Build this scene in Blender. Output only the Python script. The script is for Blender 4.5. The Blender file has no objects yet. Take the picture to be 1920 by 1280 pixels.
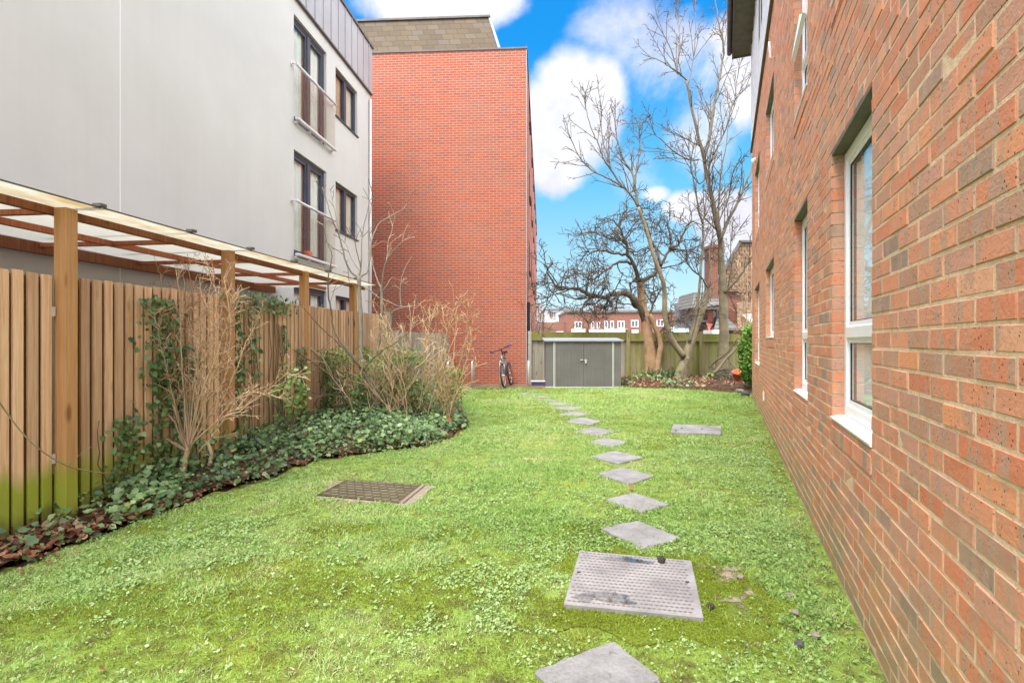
import bpy, math, random
import numpy as np
from mathutils import Vector, Matrix
C = bpy.context.scene.collection
F = 1010.0; H = 1.38
R = math.radians
SKY_SAT, SKY_VAL, SKY_HUE, SKY_K, SKY_MIX, CLOUD_FILL, CLOUDV = 1.3, 0.8, 0.5, 2.2, 0.96, 11.5, 2.25
SUN_E, SUN_ANG, EXPO = 1.1, 24, 2.3
rng = random.Random(7)
nrs = np.random.RandomState(11)

def gz(y):
    return 0.007*(min(max(y, 5.0), 19.0)-5.0)
def P(px, py, Y):
    return Vector(((px-960)*Y/F, Y, H+(640-py)*Y/F))
def G(px, py, dz=0.0):
    Y = 5.0
    for _ in range(30):
        Y = (H-gz(Y)-dz)*F/(py-640)
    return Vector(((px-960)*Y/F, Y, gz(Y)+dz))
def lerp(a, b, t): return a+(b-a)*t

# ------------------------------------------------------------------ node helpers
class NT:
    def __init__(s, nt): s.t = nt
    def n(s, typ, ins=None, **props):
        nd = s.t.nodes.new(typ)
        for k, v in props.items(): setattr(nd, k, v)
        for k, v in (ins or {}).items():
            sk = nd.inputs[k]
            if isinstance(v, bpy.types.NodeSocket): s.t.links.new(v, sk)
            else: sk.default_value = v
        return nd
    def math(s, op, a, b=0.0, c=0.0, clamp=False):
        nd = s.n('ShaderNodeMath', {0: a, 1: b, 2: c}, operation=op); nd.use_clamp = clamp
        return nd.outputs[0]
    def ramp(s, fac, stops, interp='LINEAR'):
        nd = s.n('ShaderNodeValToRGB', {0: fac}); cr = nd.color_ramp; cr.interpolation = interp
        while len(cr.elements) < len(stops): cr.elements.new(0.5)
        for e, (p, c) in zip(cr.elements, stops):
            e.position = p
            e.color = (c[0], c[1], c[2], 1) if not isinstance(c, float) else (c, c, c, 1)
        return nd.outputs[0]
    def mix(s, fac, a, b, mode='MIX'):
        nd = s.n('ShaderNodeMix', data_type='RGBA', blend_type=mode)
        for i, v in ((0, fac), (6, a), (7, b)):
            if isinstance(v, bpy.types.NodeSocket): s.t.links.new(v, nd.inputs[i])
            else: nd.inputs[i].default_value = v if i == 0 else (v[0], v[1], v[2], 1)
        return nd.outputs[2]
    def noise(s, vec, scale, detail=3.0, rough=0.55, out=0, dist=0.0):
        ins = {'Scale': scale, 'Detail': detail, 'Roughness': rough, 'Distortion': dist}
        if vec is not None: ins['Vector'] = vec
        return s.n('ShaderNodeTexNoise', ins).outputs[out]
    def mapping(s, vec, loc=(0,0,0), scale=(1,1,1), rot=(0,0,0)):
        return s.n('ShaderNodeMapping', {'Vector': vec, 'Location': loc, 'Scale': scale, 'Rotation': rot}).outputs[0]

def new_mat(name):
    m = bpy.data.materials.new(name); m.use_nodes = True
    m.node_tree.nodes.clear()
    return m, NT(m.node_tree)
def finish(t, color, rough=0.7, metal=0.0, bump=None, bstr=0.3, bdist=0.01, spec=0.5, trans=None, trw=0.3):
    ins = {'Base Color': color if isinstance(color, bpy.types.NodeSocket) else (*color, 1), 'Roughness': rough, 'Metallic': metal, 'Specular IOR Level': spec}
    b = t.n('ShaderNodeBsdfPrincipled', ins)
    if bump is not None:
        bn = t.n('ShaderNodeBump', {'Height': bump, 'Strength': bstr, 'Distance': bdist})
        t.t.links.new(bn.outputs[0], b.inputs['Normal'])
    sh = b.outputs[0]
    if trans is not None:
        tr = t.n('ShaderNodeBsdfTranslucent', {'Color': trans if isinstance(trans, bpy.types.NodeSocket) else (*trans, 1)})
        sh = t.n('ShaderNodeMixShader', {0: trw, 1: sh, 2: tr.outputs[0]}).outputs[0]
    o = t.n('ShaderNodeOutputMaterial', {'Surface': sh})
def objc(t): return t.n('ShaderNodeTexCoord').outputs['Object']
def geop(t): return t.n('ShaderNodeNewGeometry').outputs['Position']
def attr(t, name='rnd'): return t.n('ShaderNodeAttribute', attribute_name=name).outputs['Fac']

def noisy(name, c1, c2, scale=6, rough=0.7, bstr=0.15, bscale=40, metal=0.0, spec=0.4, detail=4, rnd=0.0, bdist=0.005):
    m, t = new_mat(name); v = objc(t)
    f = t.noise(v, scale, detail, 0.6)
    f = t.n('ShaderNodeMapRange', {'Value': f, 'From Min': 0.3, 'From Max': 0.7}).outputs[0]
    col = t.mix(f, c1, c2)
    if rnd:
        k = t.n('ShaderNodeMapRange', {'Value': attr(t), 'To Min': 1-rnd, 'To Max': 1+rnd}).outputs[0]
        col = t.mix(1.0, col, t.n('ShaderNodeCombineColor', {0: k, 1: k, 2: k}).outputs[0], 'MULTIPLY')
    finish(t, col, rough, metal, t.noise(v, bscale, 3), bstr, bdist, spec)
    return m

# ------------------------------------------------------------------ mesh builder
class MB:
    def __init__(s): s.v = []; s.f = []; s.r = []; s.m = []; s.s = []
    def face(s, idx, r=0.5, m=0, sm=False):
        s.f.append(idx); s.r.append(r); s.m.append(m); s.s.append(sm)
    def poly(s, pts, r=0.5, m=0):
        b = len(s.v); s.v += [tuple(p) for p in pts]; s.face(tuple(range(b, b+len(pts))), r, m)
    def box(s, x0, x1, y0, y1, z0, z1, r=0.5, m=0, bev=0.0):
        if bev > 0: return s.bbox(x0, x1, y0, y1, z0, z1, r, m, bev)
        b = len(s.v)
        for z in (z0, z1):
            s.v += [(x0,y0,z),(x1,y0,z),(x1,y1,z),(x0,y1,z)]
        for q in ((3,2,1,0),(4,5,6,7),(0,1,5,4),(1,2,6,5),(2,3,7,6),(3,0,4,7)):
            s.face(tuple(b+i for i in q), r, m)
    def bbox(s, x0, x1, y0, y1, z0, z1, r, m, e):
        # box with chamfered vertical & horizontal edges: 24 verts
        X = (x0, x1); Y = (y0, y1); Z = (z0, z1); b = len(s.v); idx = {}
        for i in range(2):
            for j in range(2):
                for k in range(2):
                    sx = e if i == 0 else -e; sy = e if j == 0 else -e; sz = e if k == 0 else -e
                    for a, p in (('x', (X[i], Y[j]+sy, Z[k]+sz)), ('y', (X[i]+sx, Y[j], Z[k]+sz)), ('z', (X[i]+sx, Y[j]+sy, Z[k]))):
                        idx[(i,j,k,a)] = len(s.v); s.v.append(p)
        for i in range(2):
            q = [(i,0,0,'x'),(i,1,0,'x'),(i,1,1,'x'),(i,0,1,'x')]; s.face(tuple(idx[a] for a in (q if i else q[::-1])), r, m)
            q = [(0,i,0,'y'),(1,i,0,'y'),(1,i,1,'y'),(0,i,1,'y')]; s.face(tuple(idx[a] for a in (q[::-1] if i else q)), r, m)
            q = [(0,0,i,'z'),(1,0,i,'z'),(1,1,i,'z'),(0,1,i,'z')]; s.face(tuple(idx[a] for a in (q if i else q[::-1])), r, m)
        for i in range(2):
            for j in range(2):
                q = [(i,j,0,'x'),(i,j,1,'x'),(i,j,1,'y'),(i,j,0,'y')]; s.face(tuple(idx[a] for a in (q if i == j else q[::-1])), r, m)
                q = [(i,0,j,'x'),(i,1,j,'x'),(i,1,j,'z'),(i,0,j,'z')]; s.face(tuple(idx[a] for a in (q if i != j else q[::-1])), r, m)
                q = [(0,i,j,'y'),(1,i,j,'y'),(1,i,j,'z'),(0,i,j,'z')]; s.face(tuple(idx[a] for a in (q if i == j else q[::-1])), r, m)
        for i in range(2):
            for j in range(2):
                for k in range(2):
                    q = [(i,j,k,'x'),(i,j,k,'y'),(i,j,k,'z')]; s.face(tuple(idx[a] for a in (q if (i+j+k) % 2 else q[::-1])), r, m)
    def prism(s, pts, d, r=0.5, m=0):
        """polygon pts (list of 3D) extruded by vector d"""
        b = len(s.v); n = len(pts); d = Vector(d)
        s.v += [tuple(p) for p in pts]; s.v += [tuple(Vector(p)+d) for p in pts]
        s.face(tuple(range(b+n-1, b-1, -1)), r, m); s.face(tuple(range(b+n, b+2*n)), r, m)
        for i in range(n):
            j = (i+1) % n; s.face((b+i, b+j, b+n+j, b+n+i), r, m)
    def tube(s, pts, radii, n=6, r=0.5, m=0, cap=True, sm=True):
        pts = [Vector(p) for p in pts]; k = len(pts)
        if isinstance(radii, (int, float)): radii = [radii]*k
        b = len(s.v); ref = None
        for i in range(k):
            t = (pts[min(i+1,k-1)]-pts[max(i-1,0)])
            if t.length < 1e-9: t = Vector((0,0,1))
            t.normalize()
            if ref is None:
                ref = Vector((0,0,1)) if abs(t.z) < 0.9 else Vector((1,0,0))
                u = t.cross(ref).normalized()
            else:
                u = u-t*u.dot(t)
                u = u.normalized() if u.length > 1e-6 else t.orthogonal().normalized()
            w = t.cross(u)
            for a in range(n):
                an = 2*math.pi*a/n
                s.v.append(tuple(pts[i]+(u*math.cos(an)+w*math.sin(an))*radii[i]))
        for i in range(k-1):
            for a in range(n):
                a2 = (a+1) % n
                s.face((b+i*n+a, b+i*n+a2, b+(i+1)*n+a2, b+(i+1)*n+a), r, m, sm)
        if cap:
            s.face(tuple(b+a for a in range(n-1,-1,-1)), r, m); s.face(tuple(b+(k-1)*n+a for a in range(n)), r, m)
    def build(s, name, mats, parent=None, world=None):
        me = bpy.data.meshes.new(name)
        v = s.v
        if world is not None: v = [(a-world[0], b-world[1], c-world[2]) for a, b, c in v]
        me.from_pydata(v, [], s.f)
        if not isinstance(mats, (list, tuple)): mats = [mats]
        for mm in mats: me.materials.append(mm)
        if s.f:
            me.polygons.foreach_set('material_index', s.m)
            me.polygons.foreach_set('use_smooth', s.s)
            at = me.attributes.new('rnd', 'FLOAT', 'FACE'); at.data.foreach_set('value', s.r)
        me.update()
        o = bpy.data.objects.new(name, me); C.objects.link(o)
        if parent: o.parent = parent
        return o

def tag(o, label, cat, group=None, kind=None):
    if label: o['label'] = label
    if cat: o['category'] = cat
    if group: o['group'] = group
    if kind: o['kind'] = kind
    return o
def struct(o, label=None, cat=None):
    o['kind'] = 'structure'
    if label: o['label'] = label
    if cat: o['category'] = cat
    return o
def empty(name, loc, rz, label, cat, group=None):
    o = bpy.data.objects.new(name, None); C.objects.link(o); o.location = loc; o.rotation_euler = (0,0,rz)
    return tag(o, label, cat, group)

def scatter(name, variants, pos, nrm, scl, rnd, mats, spin=None, parent=None, world=None, stretch=None):
    """variants: list of (verts (k,3), tris (f,3)); pos (N,3), nrm (N,3) -> one mesh of N small leaf-like pieces"""
    N = len(pos); pos = np.asarray(pos, float); nrm = np.asarray(nrm, float)
    nrm = nrm/np.linalg.norm(nrm, axis=1)[:,None]
    a = nrs.normal(size=(N,3)) if spin is None else np.asarray(spin, float)
    x = a-nrm*(a*nrm).sum(1)[:,None]; x /= (np.linalg.norm(x, axis=1)[:,None]+1e-9)
    y = np.cross(nrm, x)
    Rm = np.stack([x, y, nrm], axis=2)
    which = nrs.randint(0, len(variants), N)
    V = []; T = []; A = []; off = 0
    for k, (tv, tf) in enumerate(variants):
        sel = np.where(which == k)[0]
        if not len(sel): continue
        tv = np.asarray(tv, float); tf = np.asarray(tf, int)
        loc = tv[None]*np.asarray(scl)[sel][:,None,None]
        w = np.einsum('nij,nkj->nki', Rm[sel], loc)+pos[sel][:,None,:]
        V.append(w.reshape(-1,3))
        f = tf[None]+(np.arange(len(sel))*len(tv))[:,None,None]+off
        T.append(f.reshape(-1,3)); A.append(np.repeat(np.asarray(rnd)[sel], len(tf)))
        off += len(sel)*len(tv)
    V = np.concatenate(V); T = np.concatenate(T); A = np.concatenate(A)
    if world is not None: V = V-np.array(world)
    me = bpy.data.meshes.new(name)
    me.vertices.add(len(V)); me.vertices.foreach_set('co', V.ravel().astype(np.float32))
    me.loops.add(T.size); me.loops.foreach_set('vertex_index', T.ravel().astype(np.int32))
    me.polygons.add(len(T)); me.polygons.foreach_set('loop_start', np.arange(0, T.size, 3, dtype=np.int32))
    at = me.attributes.new('rnd', 'FLOAT', 'FACE'); at.data.foreach_set('value', A.astype(np.float32))
    me.materials.append(mats); me.update(calc_edges=True)
    o = bpy.data.objects.new(name, me); C.objects.link(o)
    if parent: o.parent = parent
    return o

# value noise in numpy
_tab = nrs.rand(256, 256)
def vnoise(x, y, s):
    x = np.asarray(x)*s+57.3; y = np.asarray(y)*s+91.7
    xi = np.floor(x).astype(int); yi = np.floor(y).astype(int); fx = x-xi; fy = y-yi
    fx = fx*fx*(3-2*fx); fy = fy*fy*(3-2*fy)
    g = lambda i, j: _tab[i % 256, j % 256]
    return (g(xi,yi)*(1-fx)+g(xi+1,yi)*fx)*(1-fy)+(g(xi,yi+1)*(1-fx)+g(xi+1,yi+1)*fx)*fy
def inpoly(x, y, poly):
    x = np.asarray(x); y = np.asarray(y); c = np.zeros(x.shape, bool); n = len(poly)
    for i in range(n):
        x1, y1 = poly[i][:2]; x2, y2 = poly[(i+1) % n][:2]
        if y1 == y2: continue
        c ^= ((y1 > y) != (y2 > y)) & (x < (x2-x1)*(y-y1)/(y2-y1)+x1)
    return c

# ------------------------------------------------------------------ materials
M = {}
def m_render():
    m, t = new_mat('painted render'); v = objc(t)
    f = t.noise(v, 0.7, 5, 0.6)
    st = t.noise(t.mapping(v, scale=(3.0, 3.0, 0.12)), 2.0, 4, 0.6)
    base = t.ramp(f, [(0.3, (0.53,0.52,0.475)), (0.7, (0.59,0.578,0.53))])
    k = t.n('ShaderNodeMapRange', {'Value': st, 'From Min': 0.50, 'From Max': 0.75, 'To Max': 0.4}).outputs[0]
    col = t.mix(k, base, (0.525,0.50,0.44))
    blt = t.noise(v, 2.3, 5, 0.7)
    col = t.mix(t.n('ShaderNodeMapRange', {'Value': blt, 'From Min': 0.55, 'From Max': 0.8, 'To Max': 0.3}).outputs[0], col, (0.54,0.525,0.475))
    finish(t, col, 0.85, 0, t.math('ADD', t.noise(v, 130, 3), t.noise(v, 9, 4)), 0.3, 0.006, 0.2); return m
M['render'] = m_render()
M['bead'] = noisy('joint bead', (0.84,0.84,0.82), (0.8,0.8,0.78), 20, 0.6)
M['cladding'] = noisy('zinc cladding', (0.36,0.34,0.34), (0.43,0.41,0.405), 1.2, 0.55, 0.05, 8, 0.25)
M['coping'] = noisy('dark coping', (0.10,0.09,0.085), (0.15,0.13,0.12), 5, 0.6)
M['darkframe'] = noisy('dark grey frame', (0.045,0.047,0.065), (0.06,0.062,0.08), 5, 0.45)
M['upvc'] = noisy('white plastic frame', (0.80,0.80,0.80), (0.86,0.86,0.86), 3, 0.35, 0.02)
M['upvc_dark'] = noisy('black rubber seal', (0.02,0.02,0.02), (0.03,0.03,0.03), 3, 0.6)
M['steel'] = noisy('brushed steel', (0.62,0.62,0.61), (0.74,0.74,0.73), 30, 0.45, 0.05, 60, 0.4)
M['palemetal'] = noisy('pale painted metal', (0.62,0.60,0.60), (0.72,0.70,0.70), 8, 0.45, 0.05, 60, 0.2)
M['leadgrey'] = noisy('dark lintel', (0.10,0.10,0.075), (0.16,0.15,0.11), 6, 0.7)
M['blindwhite'] = noisy('pale curtain', (0.72,0.69,0.64), (0.84,0.82,0.78), 5, 0.9)
M['netskywhite'] = noisy('net curtain in sky-reflection white', (0.80,0.81,0.79), (0.88,0.88,0.87), 5, 0.9)  # its white replaces the bright sky reflection in the panes
M['curtain'] = noisy('beige curtain', (0.62,0.50,0.40), (0.74,0.63,0.53), 3, 0.9)
M['brown'] = noisy('warm interior', (0.42,0.25,0.15), (0.58,0.40,0.27), 2, 0.9)
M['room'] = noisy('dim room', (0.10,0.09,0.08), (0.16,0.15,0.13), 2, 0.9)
M['concrete'] = noisy('weathered concrete', (0.30,0.27,0.23), (0.42,0.38,0.34), 14, 0.85, 0.5, 60)
M['concdark'] = noisy('damp brown concrete', (0.19,0.15,0.11), (0.30,0.25,0.19), 14, 0.7, 0.5, 60)
M['white'] = noisy('white board', (0.62,0.62,0.62), (0.70,0.70,0.70), 4, 0.5)
M['teal'] = noisy('pale teal board', (0.42,0.62,0.55), (0.52,0.70,0.62), 2, 0.6)
M['roofgrey'] = noisy('grey sheet roof', (0.20,0.23,0.25), (0.28,0.30,0.32), 1.5, 0.6)
M['black'] = noisy('black rubber', (0.018,0.018,0.02), (0.03,0.03,0.032), 10, 0.6)
M['navy'] = noisy('dark blue grip', (0.05,0.05,0.16), (0.07,0.07,0.22), 10, 0.5)
M['bikesilver'] = noisy('silver bike paint', (0.20,0.215,0.24), (0.27,0.285,0.31), 10, 0.3, 0.02, 10, 0.5)
M['shed'] = noisy('grey shed steel', (0.15,0.145,0.135), (0.195,0.19,0.18), 1.6, 0.5, 0.05, 20, 0.15)
M['shedtrim'] = noisy('pale shed trim', (0.50,0.52,0.46), (0.60,0.62,0.56), 5, 0.5)
M['shedroof'] = noisy('pale shed roof', (0.30,0.31,0.34), (0.38,0.39,0.42), 5, 0.4, 0.02, 10, 0.2)
M['orange'] = noisy('orange plastic', (0.62,0.11,0.035), (0.70,0.16,0.05), 5, 0.5)
M['limegreen'] = noisy('lime plastic', (0.22,0.45,0.05), (0.28,0.5,0.08), 5, 0.5)
M['stone'] = noisy('grey stone', (0.17,0.14,0.11), (0.30,0.26,0.21), 10, 0.8, 0.5, 30)
M['darkstone'] = noisy('dark slate stone', (0.05,0.05,0.06), (0.10,0.10,0.11), 10, 0.6, 0.5, 30)
M['soilclod'] = noisy('dark soil clod', (0.03,0.025,0.02), (0.06,0.05,0.04), 20, 0.9)

def m_glass(name, base=0.03, tint=(0.85,0.9,0.88), ior=1.3):
    m, t = new_mat(name)
    g = t.n('ShaderNodeNewGeometry')
    c = t.math('ABSOLUTE', t.n('ShaderNodeVectorMath', {0: g.outputs['Incoming'], 1: g.outputs['Normal']}, operation='DOT_PRODUCT').outputs['Value'])
    f0 = ((ior-1)/(ior+1))**2+base
    k = t.math('ADD', f0, t.math('MULTIPLY', 1-f0, t.math('POWER', t.math('SUBTRACT', 1.0, c, clamp=True), 5.0)))
    gl = t.n('ShaderNodeBsdfGlossy', {'Roughness': 0.015, 'Color': (1,1,1,1)})
    tr = t.n('ShaderNodeBsdfTransparent', {'Color': (*tint,1)})
    mx = t.n('ShaderNodeMixShader', {0: k, 1: tr.outputs[0], 2: gl.outputs[0]})
    t.n('ShaderNodeOutputMaterial', {'Surface': mx.outputs[0]}); return m
M['glass'] = m_glass('window glass')
M['glassr'] = m_glass('double glazing', 0.06, (0.94,0.96,0.95), 1.5)
M['balglass'] = m_glass('balustrade glass', 0.0, (0.92,0.94,0.92), 1.15)

def m_brickreal(name):
    """one colour family per brick, read from the brick's own random number"""
    m, t = new_mat(name); r = attr(t); v = objc(t)
    off = t.n('ShaderNodeCombineXYZ', {0: t.math('MULTIPLY', r, 37.0), 1: t.math('MULTIPLY', r, 91.0), 2: t.math('MULTIPLY', r, 53.0)}).outputs[0]
    vv = t.n('ShaderNodeVectorMath', {0: v, 1: off}, operation='ADD').outputs[0]
    base = t.ramp(r, [(0.0, (0.60,0.215,0.115)), (0.14, (0.44,0.24,0.155)), (0.25, (0.64,0.25,0.135)), (0.37, (0.53,0.27,0.19)), (0.48, (0.66,0.28,0.155)), (0.60, (0.59,0.20,0.105)), (0.72, (0.62,0.275,0.165)), (0.84, (0.29,0.22,0.17)), (0.90, (0.70,0.30,0.145)), (0.97, (0.69,0.36,0.22))], 'CONSTANT')
    band = t.noise(t.mapping(vv, scale=(1.0, 1.0, 0.25)), 17, 2, 0.5)
    kb = t.n('ShaderNodeMapRange', {'Value': band, 'From Min': 0.49, 'From Max': 0.62}).outputs[0]
    kb = t.math('MULTIPLY', kb, 0.8)
    col = t.mix(kb, base, (0.39,0.28,0.21))
    patch = t.noise(vv, 30, 4, 0.6)
    col = t.mix(t.math('MULTIPLY', t.n('ShaderNodeMapRange', {'Value': patch, 'From Min': 0.45, 'From Max': 0.75}).outputs[0], 0.45), col, (0.62,0.25,0.14))
    pits = t.n('ShaderNodeTexVoronoi', {'Vector': vv, 'Scale': 55.0}).outputs['Distance']
    kp = t.n('ShaderNodeMapRange', {'Value': pits, 'From Min': 0.13, 'From Max': 0.21, 'To Min': 0.9, 'To Max': 0.0}).outputs[0]
    kp = t.math('MULTIPLY', kp, t.ramp(t.noise(vv, 9, 2), [(0.44, 0.0), (0.56, 1.0)]))
    col = t.mix(kp, col, (0.06,0.025,0.02))
    pale = t.noise(v, 1.3, 5, 0.65)
    col = t.mix(t.n('ShaderNodeMapRange', {'Value': pale, 'From Min': 0.40, 'From Max': 0.72, 'To Max': 0.30}).outputs[0], col, (0.70,0.38,0.23))
    z = t.n('ShaderNodeSeparateXYZ', {0: v}).outputs[2]
    alg = t.noise(v, 2.5, 4, 0.6)
    ka = t.math('SUBTRACT', t.math('MULTIPLY', alg, 1.3), t.math('MULTIPLY', z, 1.15))
    ka = t.n('ShaderNodeMapRange', {'Value': ka, 'From Min': 0.0, 'From Max': 0.7, 'To Max': 0.72}).outputs[0]
    col = t.mix(ka, col, (0.27,0.25,0.13))
    h = t.math('ADD', t.noise(vv, 60, 4, 0.65), t.math('MULTIPLY', kp, -0.8))
    finish(t, col, 0.82, 0, h, 0.55, 0.006, 0.25); return m
M['stock'] = m_brickreal('multi stock brick')
def m_mortar():
    m, t = new_mat('sandy mortar'); v = objc(t)
    col = t.ramp(t.noise(v, 25, 4, 0.65), [(0.3, (0.55,0.40,0.25)), (0.55, (0.70,0.53,0.35)), (0.75, (0.78,0.62,0.43))])
    g = t.noise(v, 1.6, 3)
    col = t.mix(t.n('ShaderNodeMapRange', {'Value': g, 'From Min': 0.52, 'From Max': 0.7, 'To Max': 0.4}).outputs[0], col, (0.40,0.33,0.21))
    finish(t, col, 0.9, 0, t.noise(v, 120, 3), 0.6, 0.005, 0.1); return m
M['mortar'] = m_mortar()

def m_bricktex(name, palette, mortar, axis='x', scale=1.0, bw=0.225, rh=0.075, ms=0.011, bands=True):
    m, t = new_mat(name); v = objc(t)
    s = t.n('ShaderNodeSeparateXYZ', {0: v})
    u = t.math('ADD', s.outputs[0], s.outputs[1])
    vec = t.n('ShaderNodeCombineXYZ', {0: u, 1: s.outputs[2], 2: 0.0}).outputs[0]
    nz = t.noise(vec, 9, 2, 0.5, out=1)
    w = t.n('ShaderNodeVectorMath', {0: nz, 1: (0.5,0.5,0.5)}, operation='SUBTRACT').outputs[0]
    w = t.n('ShaderNodeVectorMath', {0: w, 'Scale': 0.006}, operation='SCALE').outputs[0]
    vec2 = t.n('ShaderNodeVectorMath', {0: vec, 1: w}, operation='ADD').outputs[0]
    bt = t.n('ShaderNodeTexBrick', {'Vector': vec2, 'Color1': (0,0,0,1), 'Color2': (1,1,1,1), 'Mortar': (0.5,0.5,0.5,1), 'Scale': scale, 'Mortar Size': ms, 'Mortar Smooth': 0.2, 'Bias': 0.0, 'Brick Width': bw, 'Row Height': rh}, offset=0.5)
    r = bt.outputs['Color']
    col = t.ramp(r, palette)
    blot = t.noise(vec, 14, 4, 0.6)
    col = t.mix(t.n('ShaderNodeMapRange', {'Value': blot, 'From Min': 0.35, 'From Max': 0.75, 'To Max': 0.35}).outputs[0], col, (palette[0][1][0]*1.2, palette[0][1][1]*1.35, palette[0][1][2]*1.4))
    if bands:
        bg = t.math('ADD', t.math('MULTIPLY', t.noise(t.mapping(vec, scale=(0.30, 2.6, 1)), 1.3, 5, 0.65), 0.6), t.math('MULTIPLY', t.noise(t.mapping(vec, scale=(1, 0.5, 1), loc=(4,2,0)), 0.55, 4, 0.6), 0.4))
        col = t.mix(t.n('ShaderNodeMapRange', {'Value': bg, 'From Min': 0.46, 'From Max': 0.62, 'To Max': 0.7}).outputs[0], col, (0.30,0.12,0.085))
    mc = t.mix(t.noise(vec, 3, 3), mortar, (mortar[0]*0.72, mortar[1]*0.68, mortar[2]*0.66))
    col = t.mix(bt.outputs['Fac'], col, mc)
    h = t.math('SUBTRACT', t.math('MULTIPLY', t.noise(vec, 50, 3), 0.35), bt.outputs['Fac'])
    finish(t, col, 0.85, 0, h, 0.5, 0.006, 0.2); return m
M['redbrick'] = m_bricktex('red facing brick', [(0.0, (0.37,0.095,0.052)), (0.35, (0.35,0.088,0.049)), (0.6, (0.32,0.08,0.046)), (0.8, (0.28,0.082,0.056)), (0.97, (0.20,0.09,0.075))], (0.50,0.27,0.19), ms=0.010)
M['farbrick'] = m_bricktex('far brick', [(0.0, (0.25,0.085,0.052)), (1.0, (0.17,0.065,0.042))], (0.28,0.19,0.15), bands=False)
M['chimney'] = m_bricktex('chimney brick', [(0.0, (0.22,0.075,0.045)), (1.0, (0.14,0.06,0.042))], (0.26,0.17,0.13), bands=False)
M['slate'] = m_bricktex('weathered roof slates', [(0.0, (0.125,0.092,0.058)), (0.35, (0.095,0.07,0.046)), (0.7, (0.14,0.105,0.066)), (1.0, (0.12,0.10,0.08))], (0.09,0.075,0.055), bw=0.36, rh=0.2, ms=0.010, bands=False)
M['tiles'] = m_bricktex('brown roof tiles', [(0.0, (0.20,0.125,0.07)), (0.5, (0.25,0.16,0.095)), (1.0, (0.16,0.11,0.07))], (0.07,0.05,0.035), bw=0.26, rh=0.20, ms=0.02, bands=False)
M['greytiles'] = m_bricktex('grey roof tiles', [(0.0, (0.13,0.125,0.11)), (0.5, (0.17,0.165,0.15)), (1.0, (0.11,0.105,0.095))], (0.06,0.06,0.05), bw=0.26, rh=0.20, ms=0.02, bands=False)
M['stair'] = noisy('red hung tile', (0.27,0.085,0.05), (0.33,0.11,0.07), 4, 0.8)

def m_timber(name, c1, c2, c3, algae=0.0, rough=0.75, algae_col=(0.32,0.38,0.035), alg_top=0.52, rnd=0.22, gen=0.0):
    m, t = new_mat(name); v = objc(t); r = attr(t)
    off = t.n('ShaderNodeCombineXYZ', {0: t.math('MULTIPLY', r, 41.0), 1: t.math('MULTIPLY', r, 17.0), 2: t.math('MULTIPLY', r, 29.0)}).outputs[0]
    vv = t.n('ShaderNodeVectorMath', {0: v, 1: off}, operation='ADD').outputs[0]
    grain = t.noise(t.mapping(vv, scale=(22, 22, 0.9)), 2.2, 5, 0.6, dist=0.6)
    fine = t.noise(t.mapping(vv, scale=(90, 90, 2.0)), 2.0, 3, 0.6)
    col = t.ramp(t.math('ADD', t.math('MULTIPLY', grain, 0.75), t.math('MULTIPLY', fine, 0.25)), [(0.32, c1), (0.5, c2), (0.68, c3)])
    kn = t.n('ShaderNodeTexVoronoi', {'Vector': t.mapping(vv, scale=(5.5, 5.5, 1.7)), 'Scale': 1.0}).outputs['Distance']
    kk = t.n('ShaderNodeMapRange', {'Value': kn, 'From Min': 0.06, 'From Max': 0.16, 'To Min': 0.8, 'To Max': 0.0}).outputs[0]
    col = t.mix(kk, col, (c1[0]*0.45, c1[1]*0.36, c1[2]*0.3))
    k = t.n('ShaderNodeMapRange', {'Value': r, 'To Min': 1-rnd, 'To Max': 1+rnd}).outputs[0]
    col = t.mix(1.0, col, t.n('ShaderNodeCombineColor', {0: k, 1: k, 2: k}).outputs[0], 'MULTIPLY')
    if algae > 0:
        z = t.n('ShaderNodeSeparateXYZ', {0: v})
        a = t.noise(t.mapping(vv, scale=(5, 5, 1.0)), 1.5, 4, 0.6)
        q = t.math('SUBTRACT', t.math('ADD', alg_top, t.math('MULTIPLY', t.math('SUBTRACT', a, 0.5), 0.35)), z.outputs[2])
        q = t.n('ShaderNodeMapRange', {'Value': q, 'From Min': 0.0, 'From Max': 0.16, 'To Max': algae}).outputs[0]
        xr = t.n('ShaderNodeMapRange', {'Value': z.outputs[0], 'From Min': 4.0, 'From Max': 6.5, 'To Min': 1.0, 'To Max': 0.2}).outputs[0]
        q = t.math('MULTIPLY', q, xr)
        col = t.mix(q, col, algae_col)
        low = t.math('SUBTRACT', t.math('ADD', 0.20, t.math('MULTIPLY', t.math('SUBTRACT', a, 0.5), 0.5)), z.outputs[2])
        low = t.n('ShaderNodeMapRange', {'Value': low, 'From Min': 0.0, 'From Max': 0.15, 'To Max': 0.75}).outputs[0]
        col = t.mix(t.math('MULTIPLY', low, xr), col, (0.075,0.075,0.035))
    if gen > 0:
        g = t.noise(t.mapping(v, scale=(3.5, 3.5, 0.7)), 1.3, 4, 0.6)
        q = t.n('ShaderNodeMapRange', {'Value': g, 'From Min': 0.40, 'From Max': 0.62, 'To Max': gen}).outputs[0]
        col = t.mix(q, col, algae_col)
    finish(t, col, rough, 0, t.math('ADD', grain, fine), 0.25, 0.004, 0.25); return m
M['board'] = m_timber('larch fence board', (0.50,0.275,0.145), (0.66,0.42,0.245), (0.76,0.54,0.345), 0.95)
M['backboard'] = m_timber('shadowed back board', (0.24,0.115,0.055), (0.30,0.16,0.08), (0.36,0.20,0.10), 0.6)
M['post'] = m_timber('timber post', (0.43,0.215,0.08), (0.53,0.285,0.115), (0.60,0.345,0.15), 0.9)
M['beam'] = m_timber('dark red stained beam', (0.19,0.065,0.032), (0.27,0.10,0.048), (0.35,0.145,0.07))
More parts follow.
